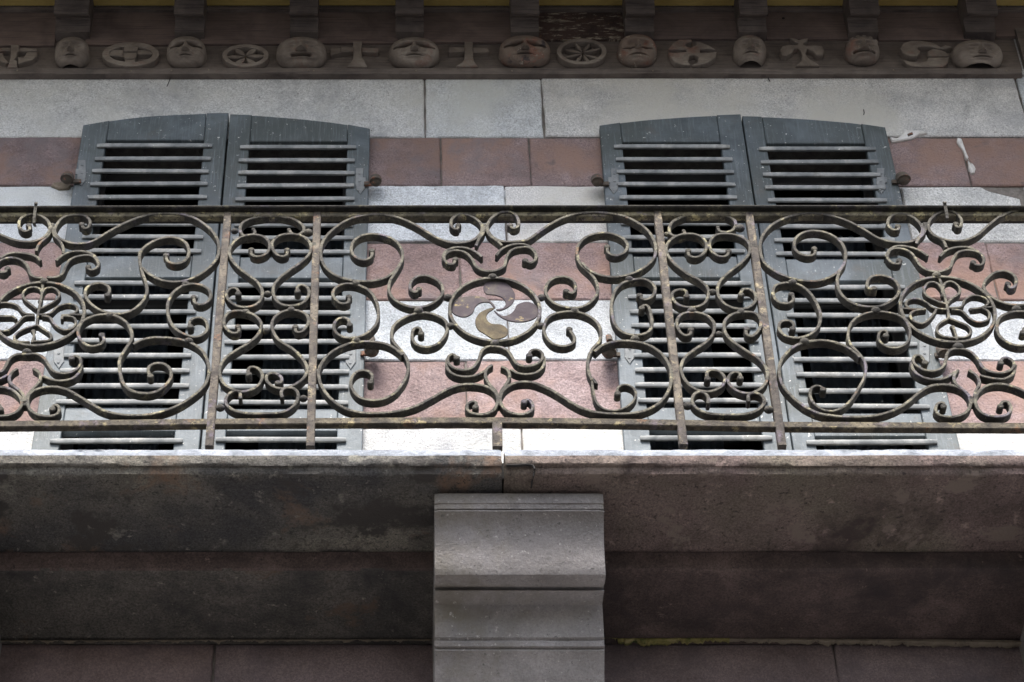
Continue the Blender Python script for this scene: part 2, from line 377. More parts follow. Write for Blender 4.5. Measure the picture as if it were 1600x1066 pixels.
# plaster repairs
pm = MB()
def polypx(mb, pts, Y, yf, yb, b=.002, tint=None, amp=.002, step=.02): slab(mb, wobble_poly([(U(x, y, Y).x, U(x, y, Y).z) for x, y in pts], amp, step), yf, yb, b, tint)
polypx(pm, [(1390, 217), (1402, 218), (1410, 212), (1413, 203), (1420, 206), (1436, 206), (1449, 211), (1436, 213), (1424, 219), (1408, 222), (1393, 224)], YW, YW - .012, YW + .01, .005)
pm.build('plaster_patch', 'plaster', wall, 40, 'white plaster daub above the right window')
pm = MB()
polypx(pm, [(1496, 217), (1502, 219), (1505, 228), (1509, 238), (1513, 247), (1511, 250), (1507, 246), (1505, 238), (1500, 231), (1495, 224)], YW, YW - .010, YW + .01, .004, amp=.004, step=.01)
polypx(pm, [(1512, 251), (1515, 256), (1520, 259), (1524, 266), (1522, 273), (1517, 273), (1514, 266), (1513, 259)], YW, YW - .012, YW + .01, .004, amp=.004, step=.01)
pm.build('plaster_patch', 'plaster', wall, 40, 'white filler down a joint of the pink course')
pm = MB(); polypx(pm, [(1417, 213), (1425, 210), (1426, 214), (1418, 217)], YW, YW - .0145, YW - .010, .001)
pm.build('exposed_chip', 'pin', wall, 0)
for pts in ([(264, 119), (266, 124), (264, 130), (261, 137)], [(1199, 120), (1201, 126), (1203, 129)], [(1349, 173), (1350, 178), (1349, 181)]):
    pm = MB(); strip(pm, [(U(x, y, YW).x, U(x, y, YW).z) for x, y in pts], YW - .006, .004, .004, sm=0)
    pm.build('crack', 'crack', wall)
pm = MB(); polypx(pm, [(80, 293), (84, 288), (98, 286), (112, 291), (108, 297), (92, 298)], YW, YW - .012, YW + .01, .004)
pm.build('plaster_patch', 'mortar_lt', wall, 40, 'sandy mortar lump beside the far left hinge')

# rooms and windows behind the shutters
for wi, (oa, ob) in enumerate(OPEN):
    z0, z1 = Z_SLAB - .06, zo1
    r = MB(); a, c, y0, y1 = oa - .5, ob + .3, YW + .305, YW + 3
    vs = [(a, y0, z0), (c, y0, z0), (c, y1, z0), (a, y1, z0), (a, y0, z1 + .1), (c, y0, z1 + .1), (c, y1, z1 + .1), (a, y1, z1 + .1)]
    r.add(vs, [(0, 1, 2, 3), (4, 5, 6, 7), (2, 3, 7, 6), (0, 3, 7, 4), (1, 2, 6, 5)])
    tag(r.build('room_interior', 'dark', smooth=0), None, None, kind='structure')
    t = thing('french_window', ['glazed window behind the closed shutters nearer the left edge of the wall', 'glazed window behind the closed shutters nearer the right edge of the wall'][wi], 'window', ((oa + ob) / 2, YW + .25, z0))
    xm = (oa + ob) / 2; Y0 = YW + .2
    for (p, q) in ((oa + .005, xm - .003), (xm + .003, ob - .005)):
        s = MB(); fw = .06
        box(s, p, p + fw, Y0, Y0 + .045, z0 + .01, z1 - .01, .004); box(s, q - fw, q, Y0, Y0 + .045, z0 + .01, z1 - .01, .004)
        zs = [z0 + .01, z0 + .5, z0 + 1.15, z0 + 1.8, z1 - .07]
        for i, z in enumerate(zs): box(s, p + fw, q - fw, Y0 + .004, Y0 + .04, z, z + (.08 if i in (0,) else .035 if i < 4 else .06), .003)
        so = s.build('sash_frame', 'sash', t, 0)
        gp = MB(); box(gp, p + fw - .005, q - fw + .005, Y0 + .02, Y0 + .025, z0 + .09, z1 - .07); gp.build('pane', 'glass', so, 0)
    cm = MB()
    for (p, q) in ((oa + .06, xm - .2), (xm + .2, ob - .06)):
        n = 40; vs = []
        for i in range(n + 1):
            x = p + (q - p) * i / n; yy = YW + .36 + .012 * sin(i * 1.1)
            vs += [(x, yy, z0 + .1), (x, yy, z1 - .25)]
        cm.add(vs, [(2 * i, 2 * i + 2, 2 * i + 3, 2 * i + 1) for i in range(n)])
    cm.build('curtain', 'curtain', t)
# varnished arched chair back seen inside the left window
ac = MB(); strip(ac, [(U(x, y, 7.50).x, U(x, y, 7.50).z) for x, y in [(182, 322), (194, 306), (210, 293), (228, 283), (246, 279), (262, 284), (282, 295), (298, 306), (310, 320)]], 7.50, .05, .045)
tag(ac.build('arched_headboard', 'archwood'), 'brown arched wooden piece glimpsed through the top slats of the leftmost shutter', 'furniture')

# ------------------------------------------------------------------ louvred shutters
def lerp_at(p0, p1, y): t = (y - p0[1]) / (p1[1] - p0[1]); return p0[0] + (p1[0] - p0[0]) * t
def shutter(label, L, R, arc, slats, rails, opL, opR, hinge_side, hinges, pins, opt_y):
    """L, R: edge lines; arc: head outline; slats: rows seen in the photo; rails: (upper y, lower y) of the solid rails"""
    Zb = Z_SLAB - .02; bx = (L[1][0] + R[1][0]) / 2
    base = U(bx, 700, YL); t = thing('louvred_shutter', label, 'shutter', (base.x, YL, Zb), 'louvred window shutters')
    def edge(ln, y): return U(lerp_at(ln[0], ln[1], y), y, YL).x
    def edz(ln, z):          # edge x at height z
        a = U(ln[0][0], ln[0][1], YL); c = U(ln[1][0], ln[1][1], YL); k = (z - a.z) / (c.z - a.z); return a.x + (c.x - a.x) * k
    arcw = [(U(x, y, YL).x, U(x, y, YL).z) for x, y in arc]
    def topz(x):
        for (a, c) in zip(arcw[:-1], arcw[1:]):
            if a[0] <= x <= c[0]: return a[1] + (c[1] - a[1]) * (x - a[0]) / (c[0] - a[0])
        return arcw[0][1] if x < arcw[0][0] else arcw[-1][1]
    YB = YL + .036
    zo = Zat(opt_y, YL)
    # stiles
    for (ln, op, sg) in ((L, opL, 1), (R, opR, -1)):
        s = MB(); zt_ = topz(edz(ln, arcw[0][1] if sg > 0 else arcw[-1][1]))
        pts = []
        n = 14
        xo = lambda z: edz(ln, z); xi = lambda z: edz(op, z)
        zs = [Zb + (zt_ - Zb) * i / n for i in range(n + 1)]
        outer = [(xo(z) + .0012 * noise.noise(Vector((z * 6, sg, 1))), z) for z in zs]; zi = topz(xi(zt_)) - .0
        inner = [(xi(z), z) for z in [Zb + (zi - Zb) * i / n for i in range(n, -1, -1)]]
        slab(s, outer + inner, YL, YB, .003)
        s.build('stile', 'paint', t, 30)
    # rails
    def rail(z0, z1, nm, top=False):
        s = MB(); e = .0015
        if top:
            xa, xb = edz(opL, z0) + e, edz(opR, z0) - e; n = 12
            xs_ = [edz(opR, zo) - e + (edz(opL, zo) + 2 * e - edz(opR, zo)) * i / n for i in range(n + 1)]
            slab(s, [(xa, z0), (xb, z0)] + [(x, topz(x) - .001) for x in xs_], YL + .0025, YB, .003)
        else: slab(s, [(edz(opL, z0) + e, z0), (edz(opR, z0) - e, z0), (edz(opR, z1) - e, z1), (edz(opL, z1) + e, z1)], YL + .0025, YB, .003)
        s.build(nm, 'paint', t, 30)
    rail(zo, 0, 'top_rail', True)
    zr = [(Zat(b_, YL), Zat(a, YL)) for a, b_ in rails]
    for z0, z1 in zr: rail(z0, z1, 'middle_rail')
    rail(Zb, Zb + .16, 'bottom_rail')
    # louvre panels, the rows go on behind the balcony edge
    rows = [Zat(y, YL) for y in slats]
    lo = rows[-1] - .078
    while lo > Zb + .2: rows.append(lo); lo -= .078
    bounds = [(zr[0][1], zo), (zr[1][1], zr[0][0]), (Zb + .16, zr[1][0])]
    for (za, zb_) in bounds:
        s = MB()
        for z in rows:
            if not (za - .02 < z < zb_ + .01): continue
            xa, xb = edz(opL, z), edz(opR, z); h, d = .0125, .014
            ex = .036
            xl, xr = xa - ex + random.uniform(-.003, .003), xb + ex + random.uniform(-.003, .003)
            sag = random.uniform(-.0022, .0022); n = 16
            prof = [(-.002, -h + .002), (-d + .003, -h + .001), (-d - .001, -h * .35), (-d - .001, h * .3), (-d + .004, h * .9), (-.002, h)]
            vs = []
            for i in range(n + 1):
                x = xl + (xr - xl) * i / n; q = 0 if i not in (0, n) else .15
                zz_ = z + sag * ((i / n) - .5) * 2 + .0012 * noise.noise(Vector((x * 3, z * 9, 2)))
                for (py, pz) in prof: vs.append((x, YL + py * (1 - q), zz_ + pz * (1 - q)))
            m = len(prof)
            fs = [(i * m + k, i * m + (k + 1) % m, (i + 1) * m + (k + 1) % m, (i + 1) * m + k) for i in range(n) for k in range(m)]
            fs += [tuple(range(m)), tuple(n * m + k for k in range(m - 1, -1, -1))]
            s.add(vs, fs)
            # the blade behind its nosing, sloping up into the room
            th = .004
            p4 = [(YL - .004, z - th - .002), (YL - .004, z + th), (YL + .050, z + .052 + th), (YL + .052, z + .052 - th)]
            vs = [(x, y, zq) for x in (xa + .001, xb - .001) for (y, zq) in p4]
            s.add(vs, [(0, 1, 2, 3), (4, 7, 6, 5), (0, 4, 5, 1), (1, 5, 6, 2), (2, 6, 7, 3), (3, 7, 4, 0)])
        if s.v: s.build('louvre_panel', 'slat', t, 30)
    for (x, y, pts) in hinges:
        s = MB(); slab(s, [(U(x + a, y + b_, YL).x, U(x + a, y + b_, YL).z) for a, b_ in pts], YL - .005, YL + .001, .0015)
        for (dx, dy) in ((0, -10), (0, 2), (-1, 16)):
            c = U(x + dx, y + dy, YL); cyl(s, c.x, c.z, YL - .008, YL - .004, .006)
        s.build('hinge_strap', 'strap', t, 30)
    for (x, y, r, dr) in pins:
        s = MB(); c = U(x, y, YL - .02); ce = U(x + dr, y, YL - .01)
        r *= .93; ball(s, (c.x, YL - .03, c.z - .008), r * .95, 1, 1.0, .8, 10, 6)
        n = 12; vs = []
        for zq, rr in ((c.z - .016, r * 1.02), (c.z + .012, r * 1.08), (c.z + .042, r * .9), (c.z + .05, r * .6)):
            vs += [(c.x + rr * cos(2 * pi * k / n), YL - .03 + rr * sin(2 * pi * k / n) + .03 * (zq - c.z) / .06, zq) for k in range(n)]
        fs = [(j * n + k, j * n + (k + 1) % n, (j + 1) * n + (k + 1) % n, (j + 1) * n + k) for j in range(3) for k in range(n)] + [tuple(range(n)), tuple(3 * n + k for k in range(n))]
        s.add(vs, fs)
        box(s, min(c.x, ce.x), max(c.x, ce.x), YL - .014, YL - .004, c.z - .008, c.z + .012)
        s.build('hinge_knuckle', 'pin', t, 40)
HS = [(-6, -19), (6, -19), (7, 4), (5, 14), (-1, 21), (-8, 12), (-7, 4), (-10, 3), (-10, -5), (-5, -5)]
HSm = [(-a, b_) for a, b_ in HS]
HS2 = [(-8, -30), (8, -30), (8, 14), (0, 25), (-8, 14)]
RA = [(399, 434), (638, 673)]
shutter('leftmost louvred shutter, flaked grey paint under its arched head', ((130, 195), (49, 700)), ((357, 177), (311, 700)),
        [(126, 196), (165, 189), (200, 184), (240, 180), (280, 178), (320, 176.5), (358, 176)],
        [229.5, 250, 269.5, 289.5, 310, 331, 352, 372, 394, 444.5, 466, 489.5, 512, 534.5, 557.5, 581, 605, 630, 691], [(399, 433), (636, 673)],
        ((166, 218), (92, 700)), ((319, 218), (271, 700)), -1, [(128, 270, HS), (92, 552, HS2)], [(105, 281, .028, 22)], 218)
shutter('louvred shutter right of the leftmost one, meeting it at a dark gap', ((360, 177), (314, 700)), ((578, 200), (566, 700)),
        [(358, 178), (400, 179.5), (440, 182.5), (480, 186), (520, 190.5), (550, 195), (580, 201)],
        [232, 252.5, 272, 292, 313, 333, 353.5, 374, 395.5, 447.5, 468, 490.5, 513, 536, 560, 583, 606.5, 631, 689], [(401, 434), (638, 673)],
        ((390, 220), (351, 700)), ((543, 220), (526, 700)), 1, [(562, 283, HSm), (548, 553, HS2)], [(587, 285, .027, -18), (581, 550, .030, -18), (581, 536, .014, -10)], 220)
shutter('louvred shutter with white-flecked outer stile, right of the bare centre wall', ((937, 195), (976, 700)), ((1157, 178), (1238, 700)),
        [(935, 196), (970, 191), (1010, 186.5), (1050, 183.5), (1080, 181.5), (1120, 179.5), (1159, 178)],
        [231, 251, 270.5, 290, 310.5, 331, 351, 372.5, 394, 445, 466, 488.5, 511, 534, 557, 580, 603.5, 628, 686.5], [(400, 433), (636, 670)],
        ((972, 221), (1017, 700)), ((1126, 221), (1194, 700)), -1, [(960, 283, HS), (984, 545, HS2)], [(933, 285, .027, 18), (951, 552, .031, 18), (952, 534, .014, 10)], 221)
shutter('rightmost louvred shutter, next to the thick hinge pin and plaster daub', ((1160, 181), (1240, 700)), ((1383, 198), (1500, 700)),
        [(1158, 181), (1200, 182), (1250, 184.5), (1290, 187.5), (1330, 191), (1360, 195), (1386, 199)],
        [234.5, 255, 275, 295, 315, 336, 356, 377, 399, 451, 472, 495, 517.5, 540.5, 564, 588, 613, 637, 693], [(404, 438), (645, 681)],
        ((1197, 223), (1276, 700)), ((1352, 223), (1451, 700)), 1, [(1376, 283, HSm), (1444, 552, HS2)], [(1411, 282, .030, -18), (1474, 553, .026, -14)], 223)

# ------------------------------------------------------------------ balcony slab, lower ledge, corbels
def PR(lst): return [(Y, Zat(y, Y)) for (y, Y) in lst]
slab_prof = [(6.99, Zat(703, 6.19) - .012), (6.25, Zat(703, 6.19) - .004)] + PR([(703, 6.19), (705.5, 6.184), (712, 6.176), (718, 6.178), (724, 6.180), (728, 6.186), (730, 6.193), (736, 6.199), (741, 6.204), (745, 6.214), (760, 6.262), (790, 6.355), (825, 6.464), (855, 6.558), (861, 6.577)]) + [(6.60, Zat(861, 6.577) + .010), (6.99, Zat(861, 6.577) + .010)]
XJ = U(787, 735, 6.18).x
balc = thing('balcony_slab', 'projecting stone balcony floor with a moulded edge carrying the iron railing', 'balcony', (.4, 6.6, Zat(861, 6.577)))
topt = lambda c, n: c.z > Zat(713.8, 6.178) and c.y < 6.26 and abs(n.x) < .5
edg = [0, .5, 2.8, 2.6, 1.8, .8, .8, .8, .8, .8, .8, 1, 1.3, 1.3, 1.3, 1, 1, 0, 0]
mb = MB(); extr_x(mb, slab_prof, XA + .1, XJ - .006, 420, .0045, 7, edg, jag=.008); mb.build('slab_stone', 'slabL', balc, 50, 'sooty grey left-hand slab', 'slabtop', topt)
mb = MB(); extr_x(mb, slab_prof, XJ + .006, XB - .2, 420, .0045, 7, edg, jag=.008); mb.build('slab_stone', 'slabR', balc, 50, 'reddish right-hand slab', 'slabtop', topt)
mb = MB(); box(mb, XJ - .05, XJ + .05, 6.235, 6.98, Zat(861, 6.577) + .03, Zat(703, 6.19) - .02); mb.build('joint_light_stop', 'crack', balc, 0)  # dark block added so no light shows through the slab joint
mb = MB()
strip(mb, [(U(x, y, 6.20).x, U(x, y, 6.20).z) for x, y in [(791, 733), (806, 733), (820, 732), (832, 733.5), (835, 739)]], 6.183, .012, .006, sm=0)
strip(mb, [(U(x, y, 6.20).x, U(x, y, 6.20).z) for x, y in [(835, 738), (833.5, 743), (833, 746)]], 6.20, .016, .004, sm=0)
strip(mb, [(U(x, y, 6.24).x, U(x, y, 6.24).z) for x, y in [(833, 747), (832, 752), (830, 758)]], 6.242, .03, .004, sm=0)
mb.build('crack', 'crack', balc)
low_prof = PR([(863, 6.585), (867, 6.588), (888, 6.592), (892, 6.60), (900, 6.625), (930, 6.73), (960, 6.83), (990, 6.932), (999, 6.962)]) + [(6.995, Zat(999, 6.962) + .004), (6.995, Zat(863, 6.585))]
ledge = thing('corbel_course', 'dark stepped stone course between the balcony floor and the wall below', 'ledge', (.4, 6.8, Zat(999, 6.96)))
mb = MB(); extr_x(mb, low_prof, XA + .15, XJ - .12, 260, .004, 6); mb.build('course_stone', 'lowerL', ledge, 50, 'lichened blackish left-hand stone', 'lower', lambda c, n: c.y < 6.597 or c.z > Zat(890, 6.6))
mb = MB(); extr_x(mb, low_prof, XJ - .11, XB - .25, 260, .004, 6); mb.build('course_stone', 'lower', ledge, 50, 'dark red right-hand stone')
# mortar bed under the ledge
def mortar_strip(x0, x1, fa, fb, nm, m, lab):
    mb = MB(); vs = []; n = int((x1 - x0) / 2.2)
    for i in range(n + 1):
        x = x0 + (x1 - x0) * i / n
        nz_ = noise.noise(Vector((x * .06, 1, 2))) + .6 * noise.noise(Vector((x * .25, 5, 2)))
        ya, yb = fa(x), fb(x) + nz_ * 5
        for (yy, Y) in ((ya, 6.962), (ya + (yb - ya) * .3, 6.952 + .006 * noise.noise(Vector((x * .2, 9, 1)))), (ya + (yb - ya) * .75, 6.97), (yb, 6.999)):
            p = U(x, yy, Y); vs.append(p)
    mb.add(vs, [(i * 4 + k, i * 4 + k + 1, i * 4 + k + 5, i * 4 + k + 4) for i in range(n) for k in range(3)])
    mb.build(nm, m, ledge, 60, lab)
mortar_strip(944, 1140, lambda x: 995, lambda x: 1005 + 4 * math.exp(-((x - 1010) / 50) ** 2) if x > 965 else 1001, 'mossy_mortar', 'moss', 'green and yellow moss on the mortar beside the centre corbel')
mortar_strip(1140, 1600, lambda x: 996 + (x - 1140) * .010, lambda x: 1004.5 + (x - 1140) * .018, 'mortar_joint', 'mortar_lt', None)
mortar_strip(-60, 678, lambda x: 1000.5 - x * .003, lambda x: 1004 - x * .002, 'mortar_joint', 'mortar_lt', None)
# corbels
cprof = PR([(771, 6.285), (773, 6.280), (786, 6.281), (788, 6.286), (795, 6.291), (796.5, 6.297), (799, 6.293), (802, 6.300), (812, 6.322), (830, 6.348), (848, 6.362), (866, 6.369), (884, 6.376), (898, 6.394), (910, 6.436), (918, 6.484), (921, 6.494), (923, 6.482), (930, 6.517), (945, 6.560), (962, 6.579), (980, 6.587), (996, 6.593), (1001, 6.603), (1004, 6.598), (1010, 6.602), (1014, 6.615), (1017, 6.612), (1028, 6.634), (1045, 6.658), (1066, 6.685), (1090, 6.72), (1110, 6.77), (1122, 6.83), (1135, 6.90), (1150, 6.99)]) + [(7.0, Zat(771, 6.285) + 0.0)]
def corbel(x0, label, n=36):
    t = thing('stone_corbel', label, 'corbel', (x0 + .28, 6.9, Zat(1150, 6.99)), 'stone corbels under the balcony')
    mb = MB(); extr_x(mb, cprof, x0, x0 + .5675, n, .0022, 6, jag=.004, capin=.004)
    mb.build('moulded_block', 'corbel', t, 38)
    return t
xc = U(679, 770, 6.28).x
corbel(xc, 'grey scroll-moulded stone corbel under the middle joint of the balcony')
corbel(U(3, 1010, 7).x - .5675, 'stone corbel only just showing at the left edge of the photo')
corbel(U(1596, 1030, 7).x, 'stone corbel only just showing at the right edge of the photo')

# ------------------------------------------------------------------ wrought iron railing
rail_t = thing('balcony_railing', 'rusty wrought iron railing of scrolls and medallions along the balcony edge', 'railing', (.4, YR, Z_SLAB))
def S(x0, pts): return [(U(x0 + u / 5, 325 + v / 5, YR).x, U(x0 + u / 5, 325 + v / 5, YR).z) for u, v in pts]
def lowv(pts): return [(u, v + 850) for u, v in pts]
def scroll(x0, pts, k0=True, k1=True, low=False, name='scroll', y=YR, t=.0115, w=.036, knob=.0115):
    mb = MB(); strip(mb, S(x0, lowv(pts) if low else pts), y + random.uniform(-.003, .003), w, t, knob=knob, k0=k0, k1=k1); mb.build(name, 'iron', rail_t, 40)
A, B_, G, I_, K = 490, 770, 0, 1020, 1280
E = 290
# centre panel, left half
scroll(A, [(1130, 155), (1125, 190), (1080, 172), (1076, 112), (1130, 70), (1210, 78), (1285, 120), (1318, 180), (1280, 248), (1200, 288), (1090, 295), (980, 262), (880, 205), (770, 140), (650, 92), (530, 72), (400, 78), (280, 108), (170, 175), (90, 255), (57, 340), (68, 440), (130, 520), (230, 570), (350, 592), (470, 590), (570, 562), (650, 500), (682, 445)], k1=False)
scroll(A, [(455, 360), (455, 408), (400, 434), (340, 420), (297, 370), (303, 305), (350, 255), (440, 230), (550, 242), (640, 285), (688, 350), (693, 430), (645, 525), (597, 600), (590, 680), (640, 750), (740, 795), (850, 800), (950, 760), (1008, 690), (990, 612), (900, 560), (810, 562), (757, 610), (757, 665), (795, 690), (822, 660)])
scroll(A, [(275, 715), (275, 760), (210, 768), (152, 710), (165, 655), (230, 617), (330, 620), (430, 665), (485, 740), (508, 840), (490, 930), (420, 1000), (330, 1035), (230, 1032), (168, 985), (162, 925), (205, 882), (265, 885), (283, 935)])
scroll(A, [(840, 150), (832, 108), (785, 112), (768, 180), (805, 240), (890, 258), (980, 225), (1040, 140), (1035, 60), (960, 10), (850, -12), (730, 18), (640, 75), (610, 140), (620, 210), (680, 280), (728, 350), (740, 430), (710, 520), (640, 612), (540, 665), (430, 672), (345, 640), (292, 560), (305, 485), (360, 443), (430, 447), (463, 485), (445, 530)], low=True)
scroll(A, [(1265, 730), (1272, 690), (1228, 688), (1192, 730), (1225, 775), (1320, 790), (1400, 760), (1438, 690), (1420, 620), (1350, 572), (1240, 553), (1130, 562), (1020, 607), (900, 675), (780, 732), (640, 768), (500, 780), (370, 775), (230, 735), (120, 650), (52, 540), (45, 430), (110, 330), (200, 267), (310, 228), (440, 220), (570, 240), (650, 285), (695, 325)], low=True, k1=False)
# centre panel, right half
scroll(B_, [(135, 160), (152, 188), (195, 175), (200, 120), (160, 65), (90, 55), (20, 80), (-35, 140), (-40, 200), (0, 255), (70, 288), (170, 290), (270, 275), (350, 220), (430, 165), (530, 110), (640, 75), (760, 60), (880, 65), (1000, 85), (1110, 130), (1210, 205), (1265, 300), (1265, 400), (1200, 480), (1100, 535), (1000, 562), (900, 564), (800, 540), (730, 495), (695, 455)], k1=False)
scroll(B_, [(893, 322), (898, 370), (950, 393), (1020, 375), (1053, 320), (1020, 262), (930, 222), (830, 217), (730, 247), (668, 310), (657, 380), (685, 460), (760, 530), (808, 600), (818, 680), (770, 750), (690, 795), (580, 798), (480, 765), (418, 700), (417, 630), (470, 572), (560, 557), (630, 590), (648, 650), (620, 690), (572, 668)])
scroll(B_, [(1145, 705), (1170, 740), (1220, 733), (1262, 690), (1258, 625), (1190, 582), (1110, 580), (1010, 612), (950, 680), (925, 780), (937, 890), (980, 970), (1060, 1012), (1150, 1015), (1220, 988), (1243, 930), (1232, 850), (1212, 790), (1175, 778), (1162, 805)])
scroll(B_, [(597, 122), (612, 150), (637, 185), (630, 230), (560, 257), (470, 240), (407, 170), (400, 95), (440, 25), (530, -8), (650, -12), (750, 22), (820, 80), (842, 150), (830, 220), (775, 280), (742, 360), (745, 450), (772, 520)], low=True, k1=False)
scroll(B_, [(772, 512), (783, 600), (803, 680), (850, 735), (930, 757), (1020, 740), (1090, 690), (1118, 630), (1090, 573), (1020, 552), (972, 582), (973, 620)], low=True, k0=False, t=.009)
scroll(B_, [(243, 690), (268, 668), (308, 700), (308, 755), (240, 788), (170, 785), (100, 757), (62, 700), (65, 630), (120, 567), (200, 538), (300, 538), (400, 572), (500, 625), (600, 690), (700, 742), (820, 775), (960, 785), (1110, 778), (1230, 742), (1320, 680), (1380, 580), (1393, 470), (1360, 372), (1290, 292), (1190, 238), (1080, 218), (960, 218), (850, 252), (795, 300)], low=True, k1=False)
mb = MB(); p = U(770 + 160, 495 + 108, YR); q = [(U(x, y, YR).x, U(x, y, YR).z) for x, y in [(927, 596), (932, 602), (934, 606), (929, 605), (925, 600)]]
slab(mb, q, YR - .02, YR + .012, .001); mb.build('broken_splice', 'iron', rail_t, 30, 'snapped end of a mended scroll')
def bracket(x0, leg, outer, inner, low=False):
    mb = MB(); f = (lambda p: lowv(p)) if low else (lambda p: p); yy = YR + random.uniform(-.002, .002)
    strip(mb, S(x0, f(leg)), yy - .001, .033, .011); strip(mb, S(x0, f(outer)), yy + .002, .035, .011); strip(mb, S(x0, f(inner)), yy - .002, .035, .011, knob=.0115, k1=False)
    mb.build('leaf_scroll', 'iron', rail_t, 40)
bracket(A, [(1335, 170), (1325, 220), (1290, 270), (1268, 320)], [(1315, 405), (1270, 368), (1190, 335), (1100, 332), (1035, 357), (1010, 400), (1022, 440)], [(1108, 428), (1092, 470), (1042, 462), (1016, 415), (1038, 378), (1100, 360), (1180, 374), (1235, 425), (1272, 490), (1340, 520), (1400, 522)])
bracket(B_, [(-50, 170), (-38, 225), (0, 262), (42, 290), (70, 322)], [(27, 395), (75, 342), (165, 308), (260, 312), (325, 360), (342, 410)], [(252, 440), (290, 462), (330, 440), (333, 385), (280, 338), (190, 342), (130, 372), (102, 430), (87, 490), (20, 520), (-10, 525)])
bracket(A, [(1395, 400), (1350, 432), (1342, 490), (1372, 550), (1420, 600), (1440, 655)], [(1042, 350), (1042, 420), (1090, 468), (1170, 488), (1260, 480), (1345, 440)], [(1118, 345), (1085, 312), (1047, 345), (1055, 395), (1105, 432), (1180, 443), (1248, 420), (1290, 360), (1312, 292), (1360, 258), (1420, 258)], True)
bracket(B_, [(65, 412), (110, 430), (133, 480), (110, 540), (72, 590), (45, 655)], [(398, 330), (400, 395), (350, 450), (270, 468), (190, 460), (140, 430)], [(283, 325), (290, 292), (340, 278), (388, 312), (383, 362), (330, 400), (250, 412), (190, 395), (150, 340), (120, 292), (62, 262), (10, 258)], True)
# left panel
scroll(G, [(640, 150), (655, 182), (690, 180), (708, 130), (670, 85), (590, 77), (500, 95), (442, 160), (432, 215), (470, 262), (560, 297), (660, 300), (740, 277), (830, 222), (940, 160), (1060, 107), (1180, 74), (1320, 67), (1450, 78), (1550, 118), (1645, 190), (1700, 270), (1712, 360), (1685, 435), (1610, 510), (1510, 570), (1400, 600), (1280, 592), (1180, 548), (1115, 490)], k1=False)
scroll(G, [(1300, 388), (1308, 435), (1370, 458), (1440, 438), (1478, 370), (1450, 290), (1370, 252), (1270, 257), (1170, 297), (1102, 360), (1092, 430), (1112, 520), (1143, 610), (1147, 690), (1090, 780), (990, 840), (880, 845), (770, 812), (685, 740), (667, 670), (710, 622), (790, 607), (853, 640), (858, 680), (840, 700)])
scroll(G, [(1515, 725), (1525, 772), (1580, 786), (1638, 750), (1646, 690), (1600, 642), (1510, 622), (1420, 642), (1347, 700), (1312, 790), (1322, 890), (1370, 970), (1450, 1020), (1540, 1038), (1610, 1000), (1623, 940), (1590, 892), (1525, 888), (1480, 920), (1490, 955)])
scroll(G, [(798, 168), (818, 200), (790, 243), (710, 258), (642, 220), (612, 150), (642, 72), (720, 27), (820, 8), (910, 22), (988, 70), (1028, 140), (1033, 200), (990, 270), (942, 350), (937, 430), (955, 520), (1002, 590), (1090, 622), (1190, 622), (1280, 578), (1338, 500), (1328, 430), (1270, 392), (1192, 397), (1157, 440), (1178, 490)], low=True)
scroll(G, [(412, 745), (425, 710), (460, 722), (468, 765), (420, 800), (330, 798), (250, 763), (217, 690), (240, 622), (320, 582), (420, 572), (520, 592), (610, 640), (700, 695), (800, 752), (920, 785), (1060, 796), (1200, 783), (1340, 742), (1460, 680), (1570, 595), (1625, 510), (1635, 430), (1608, 330), (1550, 262), (1450, 212), (1330, 192), (1200, 188), (1110, 207), (1045, 240)], low=True, k1=False)
bracket(G, [(415, 175), (428, 240), (478, 290), (500, 350), (495, 375)], [(442, 430), (490, 388), (580, 357), (680, 362), (748, 400), (775, 450)], [(692, 485), (695, 510), (738, 508), (773, 478), (758, 430), (720, 397), (640, 397), (560, 422), (517, 480), (490, 540), (430, 568), (370, 565)])
bracket(G, [(400, 170), (385, 230), (310, 300), (285, 358)], [(320, 430), (270, 390), (180, 372), (80, 372), (8, 410)], [(62, 495), (45, 528), (8, 528), (-25, 480), (12, 432), (90, 412), (170, 432), (220, 480), (240, 545), (290, 570), (340, 570)])
bracket(G, [(265, 430), (310, 460), (318, 520), (270, 580), (222, 630), (205, 685)], [(640, 400), (620, 460), (560, 508), (480, 522), (400, 512), (340, 485)], [(562, 350), (582, 330), (630, 350), (633, 400), (590, 448), (500, 472), (420, 453), (380, 400), (340, 342), (280, 317), (215, 322)], True)
bracket(G, [(140, 430), (87, 470), (77, 530), (130, 580), (182, 630), (195, 690)], [(60, 480), (0, 508), (-60, 518), (-150, 500), (-210, 440)], [(-160, 350), (-180, 380), (-150, 440), (-40, 470), (20, 455), (50, 410), (82, 352), (140, 320), (215, 322)], True)
scroll(G, [(228, 160), (240, 195), (190, 210), (150, 162), (170, 102), (230, 77), (310, 82), (380, 130), (393, 195), (340, 258), (250, 288), (130, 280), (30, 242), (-80, 190), (-200, 120), (-340, 80), (-500, 70)], k1=False)
scroll(G, [(8, 745), (5, 715), (-40, 705), (-75, 745), (-40, 795), (50, 798), (130, 770), (172, 715), (160, 652), (90, 592), (0, 572), (-100, 580), (-220, 640), (-400, 740), (-500, 780)], low=True, k1=False)
scroll(G, [(-20, 700), (-10, 740), (-60, 760), (-110, 700), (-90, 620), (-20, 590), (-150, 560)], k1=False) if False else None
